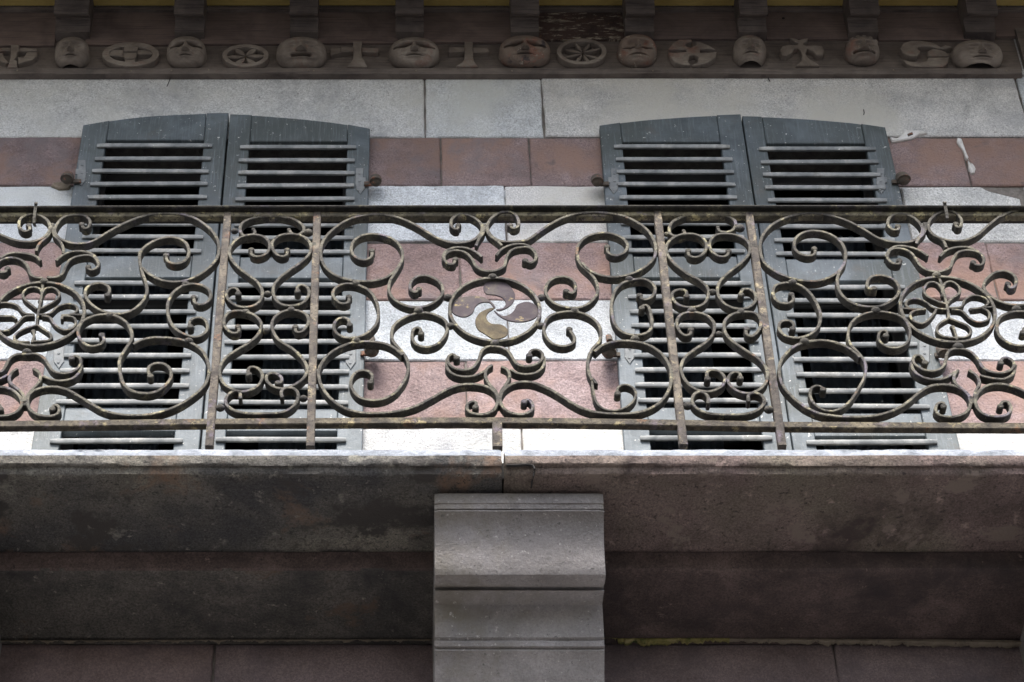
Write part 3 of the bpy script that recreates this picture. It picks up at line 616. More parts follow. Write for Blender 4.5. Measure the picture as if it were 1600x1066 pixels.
# right panel
scroll(K, [(612, 162), (622, 190), (572, 192), (532, 150), (552, 88), (630, 62), (720, 87), (790, 150), (805, 200), (765, 258), (690, 288), (580, 288), (460, 257), (350, 190), (240, 132), (130, 92), (0, 66), (-120, 64), (-250, 92), (-370, 152), (-445, 240), (-465, 330), (-442, 430), (-370, 502), (-250, 560), (-120, 590), (-10, 590), (95, 555), (160, 505), (190, 465)], k1=False)
scroll(K, [(-42, 345), (-32, 385), (-80, 403), (-150, 388), (-197, 340), (-188, 267), (-120, 217), (-20, 207), (90, 237), (170, 300), (203, 380), (193, 460), (152, 530), (137, 610), (167, 700), (250, 768), (360, 798), (480, 793), (580, 738), (623, 670), (590, 597), (500, 557), (410, 562), (370, 612), (380, 660), (425, 655)])
scroll(I_, [(1080, 695), (1100, 732), (1060, 768), (980, 758), (937, 700), (952, 632), (1030, 607), (1130, 617), (1220, 680), (1278, 770), (1307, 860), (1290, 950), (1230, 1008), (1130, 1038), (1030, 1020), (982, 960), (1002, 907), (1070, 902), (1103, 935), (1090, 965)])
scroll(K, [(518, 168), (533, 140), (482, 127), (457, 180), (492, 240), (580, 268), (670, 238), (708, 160), (680, 62), (600, 5), (440, -18), (310, 17), (242, 80), (222, 170), (242, 240), (310, 312), (358, 390), (355, 480), (310, 570), (240, 680), (150, 748), (40, 755), (-45, 700), (-77, 620), (-50, 567), (8, 562), (28, 590)], low=True, t=.010)
scroll(K, [(968, 720), (975, 692), (930, 692), (902, 740), (932, 788), (1030, 805), (1130, 778), (1178, 710), (1160, 632), (1080, 572), (970, 552), (870, 562), (780, 612), (700, 680), (610, 738), (500, 780), (380, 800), (200, 803), (60, 790), (0, 778), (-120, 722), (-240, 620), (-300, 530), (-315, 430), (-292, 350), (-210, 262), (-100, 217), (50, 208), (180, 242), (260, 290), (315, 338)], low=True, k1=False)
bracket(K, [(830, 172), (815, 220), (767, 270), (755, 302)], [(845, 395), (780, 352), (690, 322), (600, 317), (540, 352), (520, 402)], [(622, 435), (630, 462), (570, 460), (527, 410), (552, 352), (630, 342), (710, 372), (760, 440), (800, 490), (870, 520), (920, 522)])
bracket(K, [(850, 190), (900, 242), (968, 282), (988, 332)], [(940, 400), (990, 352), (1080, 327), (1180, 332), (1258, 382), (1285, 430)], [(1198, 450), (1220, 475), (1268, 468), (1283, 420), (1240, 372), (1160, 357), (1080, 372), (1040, 430), (1020, 490), (960, 520), (925, 524)])
bracket(K, [(1080, 440), (1047, 490), (1062, 550), (1130, 602), (1175, 652)], [(715, 380), (732, 440), (790, 488), (880, 512), (980, 502), (1060, 452)], [(822, 385), (790, 332), (742, 332), (727, 380), (780, 428), (860, 453), (940, 438), (980, 390), (992, 320), (1030, 282), (1085, 277)], True)
bracket(K, [(1165, 442), (1228, 490), (1248, 550), (1218, 600), (1205, 655)], [(1530, 400), (1510, 470), (1440, 508), (1340, 502), (1250, 480)], [(1412, 388), (1422, 352), (1470, 347), (1518, 390), (1500, 438), (1420, 468), (1330, 458), (1270, 420), (1230, 352), (1180, 302), (1120, 280), (1085, 277)], True)
scroll(K, [(1062, 150), (1067, 178), (1098, 175), (1108, 120), (1060, 62), (980, 47), (900, 82), (852, 140), (862, 210), (930, 258), (1040, 283), (1150, 273), (1240, 230), (1320, 160), (1410, 92), (1520, 47), (1650, 30), (1800, 35), (1900, 60)], k1=False)
scroll(K, [(1470, 612), (1488, 650), (1528, 630), (1530, 562), (1460, 517), (1370, 525), (1300, 582), (1280, 642), (1330, 710), (1400, 750), (1500, 778), (1620, 775), (1720, 735)], k1=False)
scroll(K, [(1585, 150), (1592, 118), (1650, 112), (1690, 170), (1660, 230), (1570, 256), (1470, 232), (1397, 170), (1382, 90), (1420, 22), (1520, -12), (1620, -8), (1720, 32)], low=True, k1=False)
scroll(K, [(1410, 725), (1422, 692), (1470, 692), (1493, 750), (1460, 795), (1370, 808), (1272, 785), (1222, 720), (1222, 642), (1290, 572), (1390, 552), (1490, 567), (1600, 612), (1750, 700), (1900, 760)], low=True, k1=False)
# narrow panels
scroll(E, [(530, 180), (548, 205), (500, 234), (445, 225), (425, 180), (445, 130), (510, 97), (620, 78), (740, 78), (850, 102), (915, 150), (925, 190), (880, 222), (830, 215), (808, 182)], knob=.007, y=YR + .006)
scroll(E, [(515, 352), (515, 392), (570, 408), (640, 378), (658, 302), (600, 247), (500, 237), (410, 267), (352, 330), (347, 400), (400, 480), (490, 550), (568, 612), (603, 690), (570, 768), (490, 802), (400, 793), (332, 740), (322, 682), (365, 652), (408, 662), (413, 695)])
scroll(E, [(795, 357), (793, 398), (740, 408), (692, 370), (677, 302), (730, 247), (820, 232), (910, 247), (972, 300), (978, 370), (920, 440), (820, 510), (732, 580), (687, 650), (692, 720), (740, 778), (830, 793), (920, 768), (967, 700), (950, 647), (900, 627), (873, 645), (876, 680)])
scroll(E, [(412, 105), (422, 145), (370, 158), (312, 112), (302, 50), (342, -5), (430, -18), (530, 12), (593, 80), (573, 160), (500, 230), (400, 290), (312, 352), (267, 440), (290, 538), (370, 598), (470, 612), (568, 568), (603, 490), (570, 432), (512, 418), (487, 442), (495, 478)], low=True)
scroll(E, [(858, 102), (862, 145), (918, 138), (963, 60), (938, 2), (850, -28), (752, -13), (682, 50), (682, 130), (732, 210), (830, 270), (908, 342), (952, 430), (918, 510), (840, 562), (760, 588), (682, 568), (632, 520), (642, 472), (700, 462), (753, 500), (748, 540), (722, 540)], low=True)
scroll(E, [(430, 660), (425, 612), (380, 605), (322, 650), (318, 710), (380, 758), (480, 780), (620, 782), (760, 772), (850, 718), (883, 640), (850, 587), (782, 582), (747, 612), (755, 652)], low=True, knob=.007)
scroll(I_, [(240, 190), (255, 212), (200, 235), (142, 220), (127, 170), (162, 112), (260, 72), (400, 57), (530, 62), (620, 92), (648, 130), (630, 178), (580, 200), (520, 192), (507, 162)], knob=.007, y=YR + .006)
scroll(I_, [(275, 355), (278, 393), (340, 408), (400, 370), (418, 302), (370, 242), (280, 222), (180, 242), (112, 300), (107, 370), (160, 450), (260, 530), (358, 582), (423, 640), (433, 700), (400, 768), (320, 797), (222, 788), (157, 740), (152, 682), (205, 657), (258, 667), (263, 710)])
scroll(I_, [(590, 355), (580, 393), (512, 398), (452, 350), (442, 292), (490, 232), (580, 222), (680, 242), (748, 292), (753, 370), (700, 440), (610, 510), (532, 580), (502, 650), (517, 720), (570, 778), (660, 808), (750, 798), (803, 740), (793, 682), (740, 652), (692, 662), (687, 695)])
scroll(I_, [(295, 125), (293, 165), (240, 172), (192, 115), (187, 52), (232, 2), (320, -8), (410, 12), (473, 70), (473, 150), (420, 220), (330, 280), (252, 342), (217, 420), (242, 510), (320, 588), (430, 612), (528, 578), (563, 510), (520, 457), (450, 442), (418, 465), (425, 510)], low=True)
scroll(I_, [(732, 122), (722, 160), (770, 183), (828, 130), (843, 62), (800, 2), (700, -8), (612, 12), (557, 70), (562, 150), (620, 220), (720, 290), (818, 352), (883, 430), (888, 520), (838, 592), (750, 628), (650, 605), (588, 545), (592, 490), (640, 457), (683, 472), (680, 505)], low=True)
scroll(I_, [(430, 700), (430, 652), (390, 617), (332, 622), (302, 680), (332, 738), (420, 780), (560, 795), (700, 790), (808, 762), (868, 700), (848, 642), (790, 622), (742, 637), (745, 685)], low=True, knob=.007)
# rings and medallions
def ring(cx, cy, rx, t=.012):
    c = U(cx, cy, YR); r = abs(U(cx + rx, cy, YR).x - c.x)
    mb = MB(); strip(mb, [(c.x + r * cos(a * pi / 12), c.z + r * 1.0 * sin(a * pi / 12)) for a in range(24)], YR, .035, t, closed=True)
    mb.build('medallion_ring', 'iron', rail_t, 40); return c, r
ring(773, 487.5, 70.5); ring(61.5, 494.5, 70.5); ring(1480, 487.5, 73)
def blade(x0, pts, m):
    q = catmull([U(x0 + u / 5, 325 + v / 5, YR).xz for u, v in pts], True, .006)
    mb = MB(); slab(mb, [(p.x, p.y) for p in q], YR - .003, YR + .002, .001); return mb
cross = MB()
CRS = [(A, [(1425, 795), (1480, 785), (1500, 750), (1478, 708), (1420, 685), (1350, 675), (1325, 630), (1345, 590), (1400, 570), (1480, 580), (1540, 620), (1573, 680), (1560, 740), (1510, 785), (1450, 806)]),
       (A, [(1412, 785), (1370, 742), (1300, 747), (1262, 780), (1240, 828), (1180, 856), (1110, 840), (1070, 800), (1080, 750), (1130, 712), (1220, 692), (1310, 697), (1378, 728), (1418, 772)]),
       (A, [(1410, 790), (1365, 822), (1350, 862), (1385, 905), (1465, 915), (1513, 950), (1508, 1000), (1450, 1025), (1400, 1026), (1340, 990), (1282, 950), (1262, 890), (1290, 830), (1345, 797), (1400, 782)]),
       (B_, [(15, 805), (70, 845), (130, 835), (168, 800), (190, 760), (250, 737), (310, 747), (353, 790), (345, 850), (290, 883), (200, 895), (120, 883), (60, 855), (20, 820)])]
for i, (x0, pts) in enumerate(CRS):
    b_ = blade(x0, pts, '')
    b_.build('cross_blade', 'blade_rust' if i == 2 else 'blade', rail_t, 30, 'ochre lichened lower blade of the whirling cross' if i == 2 else None)
def rosette(x0, cx, curves, dots, lab):
    mb = MB()
    for c_ in curves: strip(mb, S(x0, c_), YR, .028, .0095, sm=1)
    for u, v in dots:
        p = U(x0 + u / 5, 325 + v / 5, YR); ball(mb, (p.x, YR - .004, p.z), .010)
    mb.build('rosette', 'iron', rail_t, 40, lab)
rosette(K, 0, [[(965, 700), (955, 650), (910, 602), (850, 602), (817, 650), (832, 700), (900, 740), (990, 770)], [(958, 685), (975, 612), (1030, 592), (1093, 640), (1088, 690), (1030, 730), (995, 770)],
               [(930, 560), (955, 620), (985, 740), (1005, 830), (1010, 885)], [(1010, 800), (1110, 790), (1132, 740), (1200, 702), (1290, 722), (1318, 765), (1260, 798), (1180, 808)],
               [(1030, 812), (1110, 822), (1170, 880), (1240, 912), (1318, 890), (1323, 832), (1270, 800)], [(1290, 797), (1370, 790)], [(990, 810), (890, 800), (840, 760), (760, 727), (692, 740), (672, 775), (700, 805)],
               [(910, 810), (882, 860), (810, 922), (732, 900), (707, 850), (742, 822), (830, 810)], [(640, 803), (735, 808), (830, 808)], [(1015, 880), (1090, 910), (1160, 942), (1183, 990), (1140, 1028), (1070, 1030)],
               [(1005, 880), (930, 930), (917, 980), (960, 1020), (1060, 1035)], [(1040, 940), (1055, 980), (1075, 1050)]], [(965, 700), (1038, 945), (1185, 808)], 'four iron hearts meeting in the right-hand ring')
rosette(G, 0, [[(320, 735), (330, 680), (300, 642), (230, 642), (182, 680), (192, 730), (250, 778), (290, 810)], [(330, 690), (360, 647), (420, 642), (468, 688), (440, 740), (370, 780), (310, 810)],
               [(337, 615), (325, 720), (298, 850), (290, 940)], [(310, 852), (395, 842), (450, 792), (535, 767), (600, 787), (605, 820), (570, 848), (480, 858)],
               [(330, 862), (390, 872), (430, 930), (500, 972), (572, 958), (597, 910), (570, 870), (490, 865), (485, 890)], [(560, 850), (645, 853)],
               [(270, 852), (190, 840), (140, 782), (60, 760), (-20, 770), (-60, 820)], [(270, 862), (190, 870), (130, 930), (60, 978), (-20, 970), (-50, 900)], [(130, 890), (110, 868), (60, 866), (-40, 870)], [(-95, 860), (0, 862), (110, 866)],
               [(290, 930), (350, 970), (402, 1010), (397, 1045), (350, 1058), (265, 1060)], [(285, 935), (200, 960), (130, 1000), (112, 1040), (150, 1063), (235, 1064)], [(262, 980), (270, 1020), (250, 1070)]], [(318, 742), (262, 978)], 'four iron hearts meeting in the left-hand ring')
# studs, collars
def stud(x0, u, v, r=.0145, low=False, y=YR - .010):
    p = U(x0 + u / 5, 325 + (v + (850 if low else 0)) / 5, y); mb = MB(); ball(mb, (p.x, y, p.z - .002), r, 1.1, .95, .95); mb.build('stud', 'iron', rail_t, 60)
for s_ in [(A, 330, 592), (A, 1050, 700, .0155), (A, 820, 805, .0165), (A, 1398, 540, .0155), (A, 1070, 922, .0145), (A, 333, 190, .0155, True), (A, 1415, 210, .0155, True), (B_, 378, 700), (B_, 640, 808, .0155), (B_, 375, 920), (B_, 1065, 558, .0145), (B_, 1110, 175, .0155, True),
           (G, 345, 577, .0155), (G, 860, 842, .0155), (G, 1452, 598), (G, 210, 278, .0165, True), (G, 1475, 192, .0155, True),
           (E, 383, 180, .0125), (E, 960, 192, .0165), (E, 640, 672, .0135), (E, 470, 815, .0145), (E, 825, 797, .0145), (E, 630, 960, .0125), (E, 272, 710, .0145, True), (E, 920, 637, .0135, True),
           (I_, 107, 205, .010), (I_, 680, 158, .0165), (I_, 465, 657, .0135), (I_, 305, 806, .0165), (I_, 690, 817, .0155), (I_, 515, 985, .0125), (I_, 270, 695, .0155, True), (I_, 905, 724, .0155, True),
           (K, 917, 528, .0165), (K, 440, 803, .0165), (I_, 1090, 584, .0155), (K, 1085, 238, .0185, True), (I_, 1185, 195, .0165, True), (K, 1540, 792, .016)]: stud(*s_)
def collar(x, y, w=7, h=11):
    a, c = U(x - w / 2, y + h / 2, YR), U(x + w / 2, y - h / 2, YR); mb = MB(); box(mb, a.x, c.x, YR - .016, YR + .014, a.z, c.z, .003); mb.build('collar', 'iron', rail_t, 30)
for x, y in ((757, 359), (778.5, 633), (82, 358), (39.5, 633), (1447, 357), (1519, 630)): collar(x, y)
for x, y in ((491, 386), (1178, 388), (1052, 582), (482, 578)): collar(x, y, 9, 6)
# posts and rails
def post(x0, y0, x1, y1, w, nm='post'):
    a, c = U(x0, y0, YR), U(x1, y1, YR); hw = w / 2 / 441; n = 16; mb = MB(); vs = []; fs = []
    yf, yb = YR - .016, YR + .012; ch = .003
    sec = [(-hw, yf + ch), (-hw + ch, yf), (hw - ch, yf), (hw, yf + ch), (hw, yb), (-hw, yb)]
    for i in range(n + 1):
        p = a.lerp(c, i / n); jx = .0012 * noise.noise(Vector((p.x, p.z * 5, 2)))
        for (dx, y) in sec: vs.append((p.x + dx + jx, y + jx, p.z))
    m = len(sec)
    fs = [(i * m + k, i * m + (k + 1) % m, (i + 1) * m + (k + 1) % m, (i + 1) * m + k) for i in range(n) for k in range(m)] + [tuple(range(m)), tuple(n * m + k for k in range(m - 1, -1, -1))]
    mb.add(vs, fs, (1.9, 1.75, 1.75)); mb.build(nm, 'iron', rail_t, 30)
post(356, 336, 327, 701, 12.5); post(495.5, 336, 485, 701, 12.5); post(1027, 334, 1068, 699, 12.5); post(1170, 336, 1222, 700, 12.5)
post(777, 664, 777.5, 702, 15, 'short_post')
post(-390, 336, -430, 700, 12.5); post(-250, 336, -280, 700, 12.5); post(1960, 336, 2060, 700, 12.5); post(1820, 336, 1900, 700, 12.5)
def hrail(pts, h, yf, yb, nm, dz=0, b=.003):
    """long bar following slightly sagging points; h is its height"""
    P_ = [U(x, y, yf) for x, y in pts]; q = catmull([(p.x, p.z) for p in P_], False, .05); mb = MB(); vs = []
    for p in q:
        jz = .0008 * noise.noise(Vector((p.x * 7, 1, h)))
        z = p.y + dz + jz
        for (y, zz_) in ((yf + b, z), (yf, z - b), (yf, z - h + b), (yf + b, z - h), (yb, z - h), (yb, z)): vs.append((p.x, y, zz_))
    m, n = 6, len(q)
    fs = [(i * m + k, i * m + (k + 1) % m, (i + 1) * m + (k + 1) % m, (i + 1) * m + k) for i in range(n - 1) for k in range(m)] + [tuple(range(m)), tuple((n - 1) * m + k for k in range(m))]
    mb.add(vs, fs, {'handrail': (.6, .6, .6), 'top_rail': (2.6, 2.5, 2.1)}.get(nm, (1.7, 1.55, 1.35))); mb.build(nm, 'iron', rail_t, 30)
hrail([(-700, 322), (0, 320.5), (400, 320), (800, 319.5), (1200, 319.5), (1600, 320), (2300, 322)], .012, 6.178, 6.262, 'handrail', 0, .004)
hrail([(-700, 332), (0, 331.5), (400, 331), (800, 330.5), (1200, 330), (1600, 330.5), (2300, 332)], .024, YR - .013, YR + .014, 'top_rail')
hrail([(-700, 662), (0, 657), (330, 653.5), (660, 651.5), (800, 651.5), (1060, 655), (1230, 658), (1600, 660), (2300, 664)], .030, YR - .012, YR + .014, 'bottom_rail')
for x, y0, y1 in ((57, 318, 352), (1475, 317, 346)):
    mb = MB(); hz = []
    pts = [(YR - .045, Zat(y0, YR - .045)), (YR - .040, Zat(y0 - 1, YR - .04) + .004), (YR - .034, Zat(332, YR - .04)), (YR - .030, Zat(341, YR - .03)), (YR - .022, Zat(y1 - 3, YR - .02)), (YR + .004, Zat(y1, YR))]
    xx = U(x, 335, YR).x; hw = .0055; vs = []
    for (y, z) in pts: vs += [(xx - hw, y, z), (xx + hw, y, z), (xx + hw, y + .007, z + .003), (xx - hw, y + .007, z + .003)]
    mb.add(vs, [(i * 4 + k, i * 4 + (k + 1) % 4, i * 4 + 4 + (k + 1) % 4, i * 4 + 4 + k) for i in range(len(pts) - 1) for k in range(4)] + [(0, 1, 2, 3), tuple(len(vs) - 4 + k for k in range(4))])
    mb.build('hook', 'iron', rail_t, 30)

# ------------------------------------------------------------------ carved timber beam, joists and boards above
ZF0, ZF1 = Zat(106, YF) - .02, Zat(45, YF)
beam = thing('frieze_beam', 'long dark carved timber beam resting on the top stone course', 'beam', (.4, YF, ZF0 - .04))
mb = MB(); xe = U(1592, 90, YF).x
extr_x(mb, [(YF + .2, ZF0), (YF, ZF0), (YF - .001, ZF0 + .06), (YF, ZF1 - .01), (YF + .004, ZF1), (YF + .2, ZF1)], XA, xe, 300, .0025, 4); mb.build('beam_face', 'wood', beam, 40)
def moulding(y0, y1, Y, depth, nm, amp=.0016):
    z1 = Zat(y0, Y); z0 = Zat(y1, Y); mb = MB()
    extr_x(mb, [(Y + depth, z0), (Y + .003, z0), (Y, z0 + .003), (Y, z1 - .003), (Y + .003, z1), (Y + depth, z1)], XA, U(1596, 110, Y).x, 300, amp, 5)
    mb.build(nm, 'wood', beam, 40)
moulding(106, 115, 6.970, .04, 'drip_moulding')
for nx_ in (27, 205, 268, 326, 482, 490, 650, 800, 983, 1020, 1192, 1356, 1396, 1573):
    p = U(nx_, 110.5 + random.uniform(-1.5, 1.5), 6.970); nm = MB(); ball(nm, (p.x, 6.969, p.z), .0042, 1, .6, 1, 8, 5); nm.build('nail', 'mortar_lt', beam)
moulding(115.5, 118, 6.984, .03, 'sole_strip', .003)
mb = MB(); extr_x(mb, [(YF + .2, ZF0 + .01), (YF - .03, ZF0 + .01), (YF - .03, ZF1 - .03), (YF + .2, ZF1 - .03)], U(1599, 80, YF - .05).x, XB, 40, .003, 5); mb.build('end_block', 'wood', beam, 40)
ZS = Zat(13, 6.975)                     # underside of the ochre boarding
YBD = 6.978
joists = [(86, 140), (273, 319), (453, 497), (618, 662), (798, 842), (977, 1022), (1154, 1198), (1326, 1372), (1508, 1556)]
jg = 'carved joist ends under the jetty'
faces_lab = ['a squat face at the far left', 'a face with deep-slit eyes', 'a broad face with bared teeth', 'a broad face with an arched nose', 'a peeling reddish face',
             'a face with a long flat brow and red chin', 'a narrow pale face with hollow chin', 'a toothed crowned face sticking its tongue out', 'a wide upturned face at the right end']
def joist(x0, x1, lab):
    D = .075; a, c = U(x0, 35, 6.84 + D).x, U(x1, 35, 6.84 + D).x
    t = thing('floor_joist', lab, 'joist', ((a + c) / 2, 6.9, Zat(52, 6.88)), jg)
    P = lambda y, Y: (Y + D, Zat(y, Y + D))
    zb = Zat(56, 6.885 + D)
    prof = [(7.1, zb), (6.872 + D, zb), P(50, 6.864), P(38, 6.858), P(31, 6.850), P(27.5, 6.838), P(26.5, 6.822), P(25, 6.80), P(21, 6.782), P(14, 6.774), P(6, 6.772), P(-3, 6.76), P(-14, 6.70), P(-26, 6.6), P(-45, 6.45), (6.1, ZS - .02), (6.0, ZS + .15), (7.1, ZS + .15)]
    mb = MB(); extr_x(mb, prof, a, c, 8, .003, 9, capin=.002); mb.build('joist_body', 'wood', t, 40); return t
for (x0, x1), fl in zip(joists, faces_lab): joist(x0, x1, 'dark timber joist end above ' + fl.replace('a ', 'the ', 1))
# infill boards between the joists
jx = [(U(a, 40, YBD).x, U(b_, 40, YBD).x) for a, b_ in joists]
edges = [(XA, jx[0][0])] + [(jx[i][1], jx[i + 1][0]) for i in range(8)] + [(jx[8][1], XB)]
bl = ['left of the squat far left face', 'between the squat and the slit-eyed faces', 'between the slit-eyed and the toothed faces', 'between the toothed and the arched-nose faces', 'left of the peeling reddish face',
      'right of the peeling reddish face, its paint flaked to bare wood', 'right of the flat-browed red-chinned face', 'with a round knot hole, right of the narrow pale face', 'between the crowned face and the upturned face', 'above the right end of the carved beam']
byb = [71, 69.5, 68.5, 67, 65.5, 61.5, 60.5, 60.5, 62, 56]
for i, ((a, c), l_) in enumerate(zip(edges, bl)):
    mb = MB(); zb = Zat(byb[i], YBD); zt_ = ZS - .028
    extr_x(mb, [(YBD + .03, zb), (YBD + .002, zb), (YBD, zb + .004), (YBD, zt_), (YBD + .03, zt_)], a - .01, c + .01, 24, .0016, 6)
    o = mb.build('infill_board', 'peeled' if i == 5 else 'board', None, 40)
    tag(o, 'brown board ' + l_, 'board', 'boards between the joists')
    mb = MB(); extr_x(mb, [(YBD + .03, zt_ + .001), (YBD - .012, zt_ + .001), (YBD - .014, ZS - .002), (YBD + .03, ZS - .002)], a - .01, c + .01, 8, .001, 6); mb.build('batten', 'wood', o, 30)
    mb = MB(); n = 5
    for k in range(n):
        y0 = 5.705 + (YBD - .015 - 5.705) * k / n; y1 = 5.705 + (YBD - .015 - 5.705) * (k + 1) / n
        box(mb, a - .01, c + .01, y0 + .002, y1 - .002, ZS + random.uniform(0, .003), ZS + .04)
    o2 = mb.build('soffit_boards', 'ochre', None, 0)
    tag(o2, 'ochre painted ceiling boarding ' + ('of the bay ' + l_.split(', its')[0].replace('with a round knot hole, ', '')), 'soffit', 'ochre soffit bays between the joists')
o = bpy.data.objects.get('infill_board.007')
mb = MB(); p = U(1224, 29, YBD); cyl(mb, p.x, p.z, YBD - .004, YBD + .001, .007); mb.build('knot_hole', 'crack', o, 40)
mb = MB(); box(mb, XA, XB, 5.6, YBD + .4, ZS + .155, ZS + .9); box(mb, XA, XB, 5.58, 5.7, ZS - .12, ZS + .15, .01)
tag(mb.build('jetty_beam', 'wood', None, 0), 'timber front of the upper storey overhanging above the carved beam, out of the picture', 'beam')

# ---- carved faces
def face(cx, top, wpx, hpx, lab, m='relief', eye='lens', brow=.0, mouth='slit', cut=0, nose=.034, crown=False, chin=0, nw=.16, turn=0, mw=.28, mv=-.30):
    Yc = 6.955; T = radians(28); c0 = U(cx, top + hpx / 2 + 1, Yc - .02); a = wpx / 2 / 349; h = hpx / 2 / 349 / .93; pr = .052 + .0002 * wpx
    Yb = Yc; zc = 0; mb = MB(); nr, ns = 46, 96; vs = []; fs = []
    def L2W(u, v, w): return (c0.x + a * u, Yc + .012 - w * cos(T) - h * v * sin(T), c0.z + h * v * cos(T) - w * sin(T))
    def g(d, s): return math.exp(-(d / s) ** 2)
    def H(u, v):
        r2 = u * u + v * v; w = pr * max(0, 1 - r2 ** 1.35) ** .5
        uu = u - turn; au = abs(uu)
        # forehead above the brow, recessed eye band below it
        w += .010 * g(v - .52 + brow * au, .12) * g(uu, .65)
        w -= .019 * g(v - .30 + .10 * au, .13) * g(au - .36, .22)
        if eye == 'lens': w += .014 * g((v - .28) , .06) * g(au - .36, .14)
        if eye == 'slit': w -= .020 * g(v - .30 + .28 * (au - .3), .04) * (1 if .10 < au < .75 else g(au - .10, .05) if au < .1 else g(au - .75, .05)); w -= 0
        if eye == 'line': w -= .020 * g(v - .02 + .06 * (au) , .035) * g(au - .42, .36)
        # nose wedge
        t_ = (0.50 - v) / .55
        if -.05 < t_ < 1.12:
            ww = nw * (.45 + .65 * max(0, min(1, t_))); prof = max(0, 1 - (au / ww) ** 1.6) if au < ww else 0
            w += nose * 1.4 * prof * max(0, min(1, t_)) ** .8 * (1 if t_ < 1 else max(0, 1 - (t_ - 1) / .08))
        # lips and mouth
        if mouth == 'slit':
            w += .011 * g(v - mv - .08, .055) * g(uu, mw); w += .010 * g(v - mv + .09, .06) * g(uu, mw * .9); w -= .026 * g(v - mv + .09 * uu * uu / mw, .022) * g(uu, mw * .95) 
        if mouth == 'open':
            w += .010 * g(v - mv - .12, .05) * g(uu, .42); w += .012 * g(v - mv + .13, .06) * g(uu, .40); w -= .038 * g(v - mv, .065) * (1 if au < .28 else g(au - .28, .08))
        if mouth == 'tongue':
            w += .012 * g(v - mv - .14 + .35 * uu * uu, .05) * g(uu, .55); w += .018 * g(v - mv + .18, .10) * g(uu, .5); w -= .030 * g(v - mv + .3 * uu * uu, .055) * (1 if au < .5 else g(au - .5, .08))
            w += .020 * g(v - mv + .02, .06) * g(uu - .28, .12)
        if mouth == 'frown': w -= .024 * g(v - mv + .5 * uu * uu, .035) * g(uu, .34); w += .008 * g(v - mv + .14, .08) * g(uu, .3)
        w += .006 * g(v + .72, .16) * g(uu, .35) + chin * g(v + .62, .18) * g(uu, .3)
        w -= .008 * g(v + .05, .1) * g(au - .40, .10)
        return w + .0016 * noise.noise(Vector((u * 6 + cx, v * 6, 1))) 
    vs.append(L2W(0, 0, H(0, 0))); uv = [(0, 0)]
    for j in range(1, nr + 1):
        r = (j / nr) ** .9
        for i in range(ns):
            th = 2 * pi * i / ns; u, v = r * cos(th), r * sin(th)
            sq = 1 - .022 * cos(4 * th) * r
            wv = H(u, v)
            if crown and v > .5 and j > nr * .84: wv += .006; sq += .07 if (i // 3) % 2 else 0
            p = L2W(u * sq, v * sq, wv)
            if j == nr: p = (p[0], YF + .01, p[2] + .01)
            vs.append(p); uv.append((u, v))
    for i in range(ns): fs.append((0, 1 + i, 1 + (i + 1) % ns))
    for j in range(nr - 1):
        for i in range(ns):
            p, q = 1 + j * ns + i, 1 + j * ns + (i + 1) % ns
            fs.append((p, p + ns, q + ns, q))
    if cut:       # follow an arched hollow under the chin
        fs2 = []
        for f in fs:
            u_ = sum(uv[k][0] for k in f) / len(f); v_ = sum(uv[k][1] for k in f) / len(f)
            if v_ < -cut + .17 * (1 - (u_ / .8) ** 2) * 1.0 and abs(u_) < .8: continue
            fs2.append(f)
        fs = fs2
    mb.add(vs, fs)
    t = mb.build('carved_mask', m, None, 32)
    tag(t, lab, 'carving', 'carved faces on the timber beam')
    return t
face(112, 49, 57, 55, 'small squat carved face at the far left, a dark hollow under its chin', cut=.96, nw=.2, mw=.24, mv=-.30)
face(291, 48, 64, 56, 'carved face with black slit eyes and an arched brow, second from the left', eye='slit', nw=.2, mw=.22)
face(471, 49, 82, 56, 'broad carved face with almond eyes and open teeth-baring mouth', mouth='open', nose=.040, nw=.22)
face(647, 50, 82, 54, 'broad smooth carved face with heavy drooping lids and arched nose', eye='slit', nw=.14, mw=.26)
face(820, 47, 84, 56, 'broad carved face with its paint peeling in red and cream patches', 'face_red', eye='slit', nw=.15, mw=.28)
face(996, 45, 64, 56, 'round carved face with a straight line across the cheeks and reddish chin', 'face_red', eye='line', mouth='frown', nose=.026, mv=-.32)
face(1172, 46, 54, 56, 'narrow pale carved face with thin lips and a hollow beneath the chin', cut=.86, mouth='frown', mv=-.2, nw=.22, nose=.028)
face(1348, 49, 56, 48, 'carved face with scalloped crown, tongue between big lips', mouth='tongue', crown=True, nw=.22, mv=-.22)
face(1528, 54, 82, 52, 'wide upturned carved face at the right end with blunt nose', cut=.84, nw=.17, turn=.08, nose=.030, mw=.3)
# ---- carved emblems
def emblem(x0, polys, lab, rings=()):
    mb = MB(); k = 0
    for pts in polys:
        q = [U(x0 + u / 8, v / 8, YF - .030) for u, v in pts]
        slab(mb, wobble_poly([(p.x, p.z) for p in q], .0012, .02), YF - .032 + k * .0017, YF + .01, .003); k += 1
    for (u, v, rx, ry, t) in rings:
        pts = []
        for i in range(28):
            a = i * 2 * pi / 28; p = U(x0 + (u + rx * cos(a)) / 8, (v - ry * sin(a)) / 8, YF - .028); pts.append((p.x, p.z))
        strip(mb, pts, YF - .018, .034, t, closed=True)
    tag(mb.build('carved_emblem', 'relief', None, 30), lab, 'carving', 'carved emblems on the timber beam')
def petals(cu, cv, ru, rv, angs, w=.28):
    out = []
    for a in angs:
        c, s_ = cos(radians(a)), sin(radians(a)); px = []
        for (l_, ww) in ((.06, 0), (.35, w * .8), (.6, w), (.85, w * .6), (1.0, 0), (.85, -w * .6), (.6, -w), (.35, -w * .8)):
            px.append((cu + ru * (l_ * c - ww * .5 * s_), cv - rv * (l_ * s_ + ww * .5 * c)))
        out.append(px)
    return out
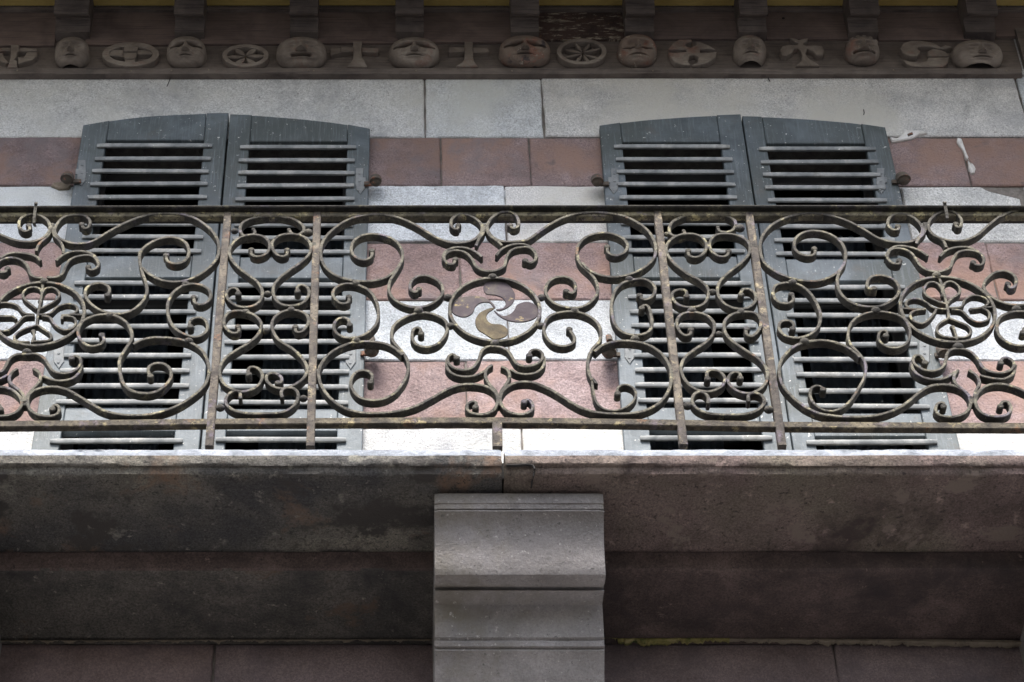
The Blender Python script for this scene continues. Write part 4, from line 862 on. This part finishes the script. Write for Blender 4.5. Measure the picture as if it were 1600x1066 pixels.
emblem(0, [[(135, 562), (245, 562), (240, 640), (215, 655), (205, 720), (175, 745), (215, 760), (215, 842), (90, 842), (120, 765), (130, 720)], [(0, 598), (130, 592), (130, 632), (0, 632)], [(242, 596), (300, 588), (455, 600), (465, 634), (242, 632)],
           [(335, 642), (465, 640), (462, 690), (400, 740), (290, 772), (225, 790), (215, 700), (290, 712)], [(-20, 640), (30, 650), (60, 720), (110, 770), (70, 780), (-20, 740)]], 'carved cross with curved anchor arms at the left end of the beam')
emblem(180, [[(110, 560), (300, 560), (285, 610), (270, 640), (100, 640), (112, 600)]] + [[(100, 655), (275, 655), (262, 715), (240, 730), (130, 730), (105, 712)], [(-120, 620), (100, 615), (100, 700), (-120, 690)], [(275, 615), (500, 628), (480, 670), (275, 668)], [(120, 730), (250, 730), (240, 820), (130, 820)]],
       'carved wheel cross, an oval ring round four thick arms, next to the squat face', [(195, 690, 315, 125, .030)])
emblem(360, petals(190, 700, 260, 118, (0, 60, 120, 180, 240, 300), .34), 'carved oval ring holding a six-pointed star of petals', [(190, 705, 262, 122, .022)])
emblem(540, [[(95, 520), (205, 520), (200, 640), (205, 720), (235, 760), (270, 835), (20, 835), (80, 760), (98, 720), (95, 640)], [(-60, 590), (95, 590), (95, 640), (-60, 650)], [(205, 588), (400, 595), (420, 620), (400, 650), (205, 640)], [(-200, 600), (-60, 592), (-60, 650), (-190, 680)]], 'plain carved cross on a flared foot, left of the broad arched-nose face')
emblem(720, [[(45, 525), (150, 525), (150, 640), (155, 730), (180, 790), (215, 830), (-60, 830), (20, 780), (48, 730), (45, 640)], [(-150, 590), (45, 590), (45, 640), (-150, 650)], [(150, 590), (340, 600), (350, 640), (150, 650)]], 'carved cross with knobbed foot, left of the peeling face')
emblem(900, petals(85, 655, 240, 130, (22, 67, 112, 157, 202, 247, 292, 337), .20), 'carved oval wheel with eight thin petals, right of the peeling face', [(70, 655, 285, 145, .020)])
emblem(1080, [[(-150, 495), (0, 495), (10, 520), (-60, 540), (-80, 570), (-10, 600), (60, 560), (60, 520), (110, 530), (220, 570), (300, 620), (190, 610), (110, 622), (110, 660), (220, 660), (320, 650), (300, 720), (200, 790), (60, 820), (10, 818), (80, 780), (90, 720), (40, 685), (-20, 700), (-40, 760), (-10, 815), (-100, 812), (-200, 780), (-260, 720), (-290, 660), (-180, 660), (-60, 650), (-60, 625), (-180, 615), (-290, 620), (-240, 550)]], 'carved solid oval pierced by four eye-shaped holes, right of the red-chinned face')
emblem(1080, [[(1235, 478), (1290, 480), (1345, 500), (1400, 488), (1460, 482), (1440, 520), (1405, 540), (1400, 560), (1440, 575), (1540, 570), (1640, 580), (1665, 640), (1640, 690), (1570, 690), (1520, 640), (1450, 610), (1430, 660), (1440, 700), (1480, 740), (1570, 790), (1600, 820), (1310, 822), (1370, 770), (1390, 700), (1370, 640), (1330, 605), (1285, 612), (1260, 660), (1190, 700), (1130, 690), (1110, 630), (1140, 580), (1220, 560), (1320, 565), (1340, 545), (1300, 530)]], 'carved four-lobed whirl cross, left of the crowned face')
emblem(1400, [[(700, 590), (620, 565), (560, 590), (500, 555), (430, 530), (300, 510), (180, 512), (90, 545), (48, 610), (90, 670), (180, 702), (260, 705), (300, 660), (300, 640), (265, 610), (275, 585), (340, 578), (430, 582), (520, 605), (610, 610)],
              [(395, 640), (450, 612), (540, 618), (620, 645), (668, 700), (400, 700)], [(90, 742), (180, 765), (300, 775), (380, 762), (400, 715), (668, 708), (650, 780), (590, 825), (480, 828), (330, 828), (200, 820), (130, 790)]], 'carved S-shaped scroll emblem beside the upturned face')
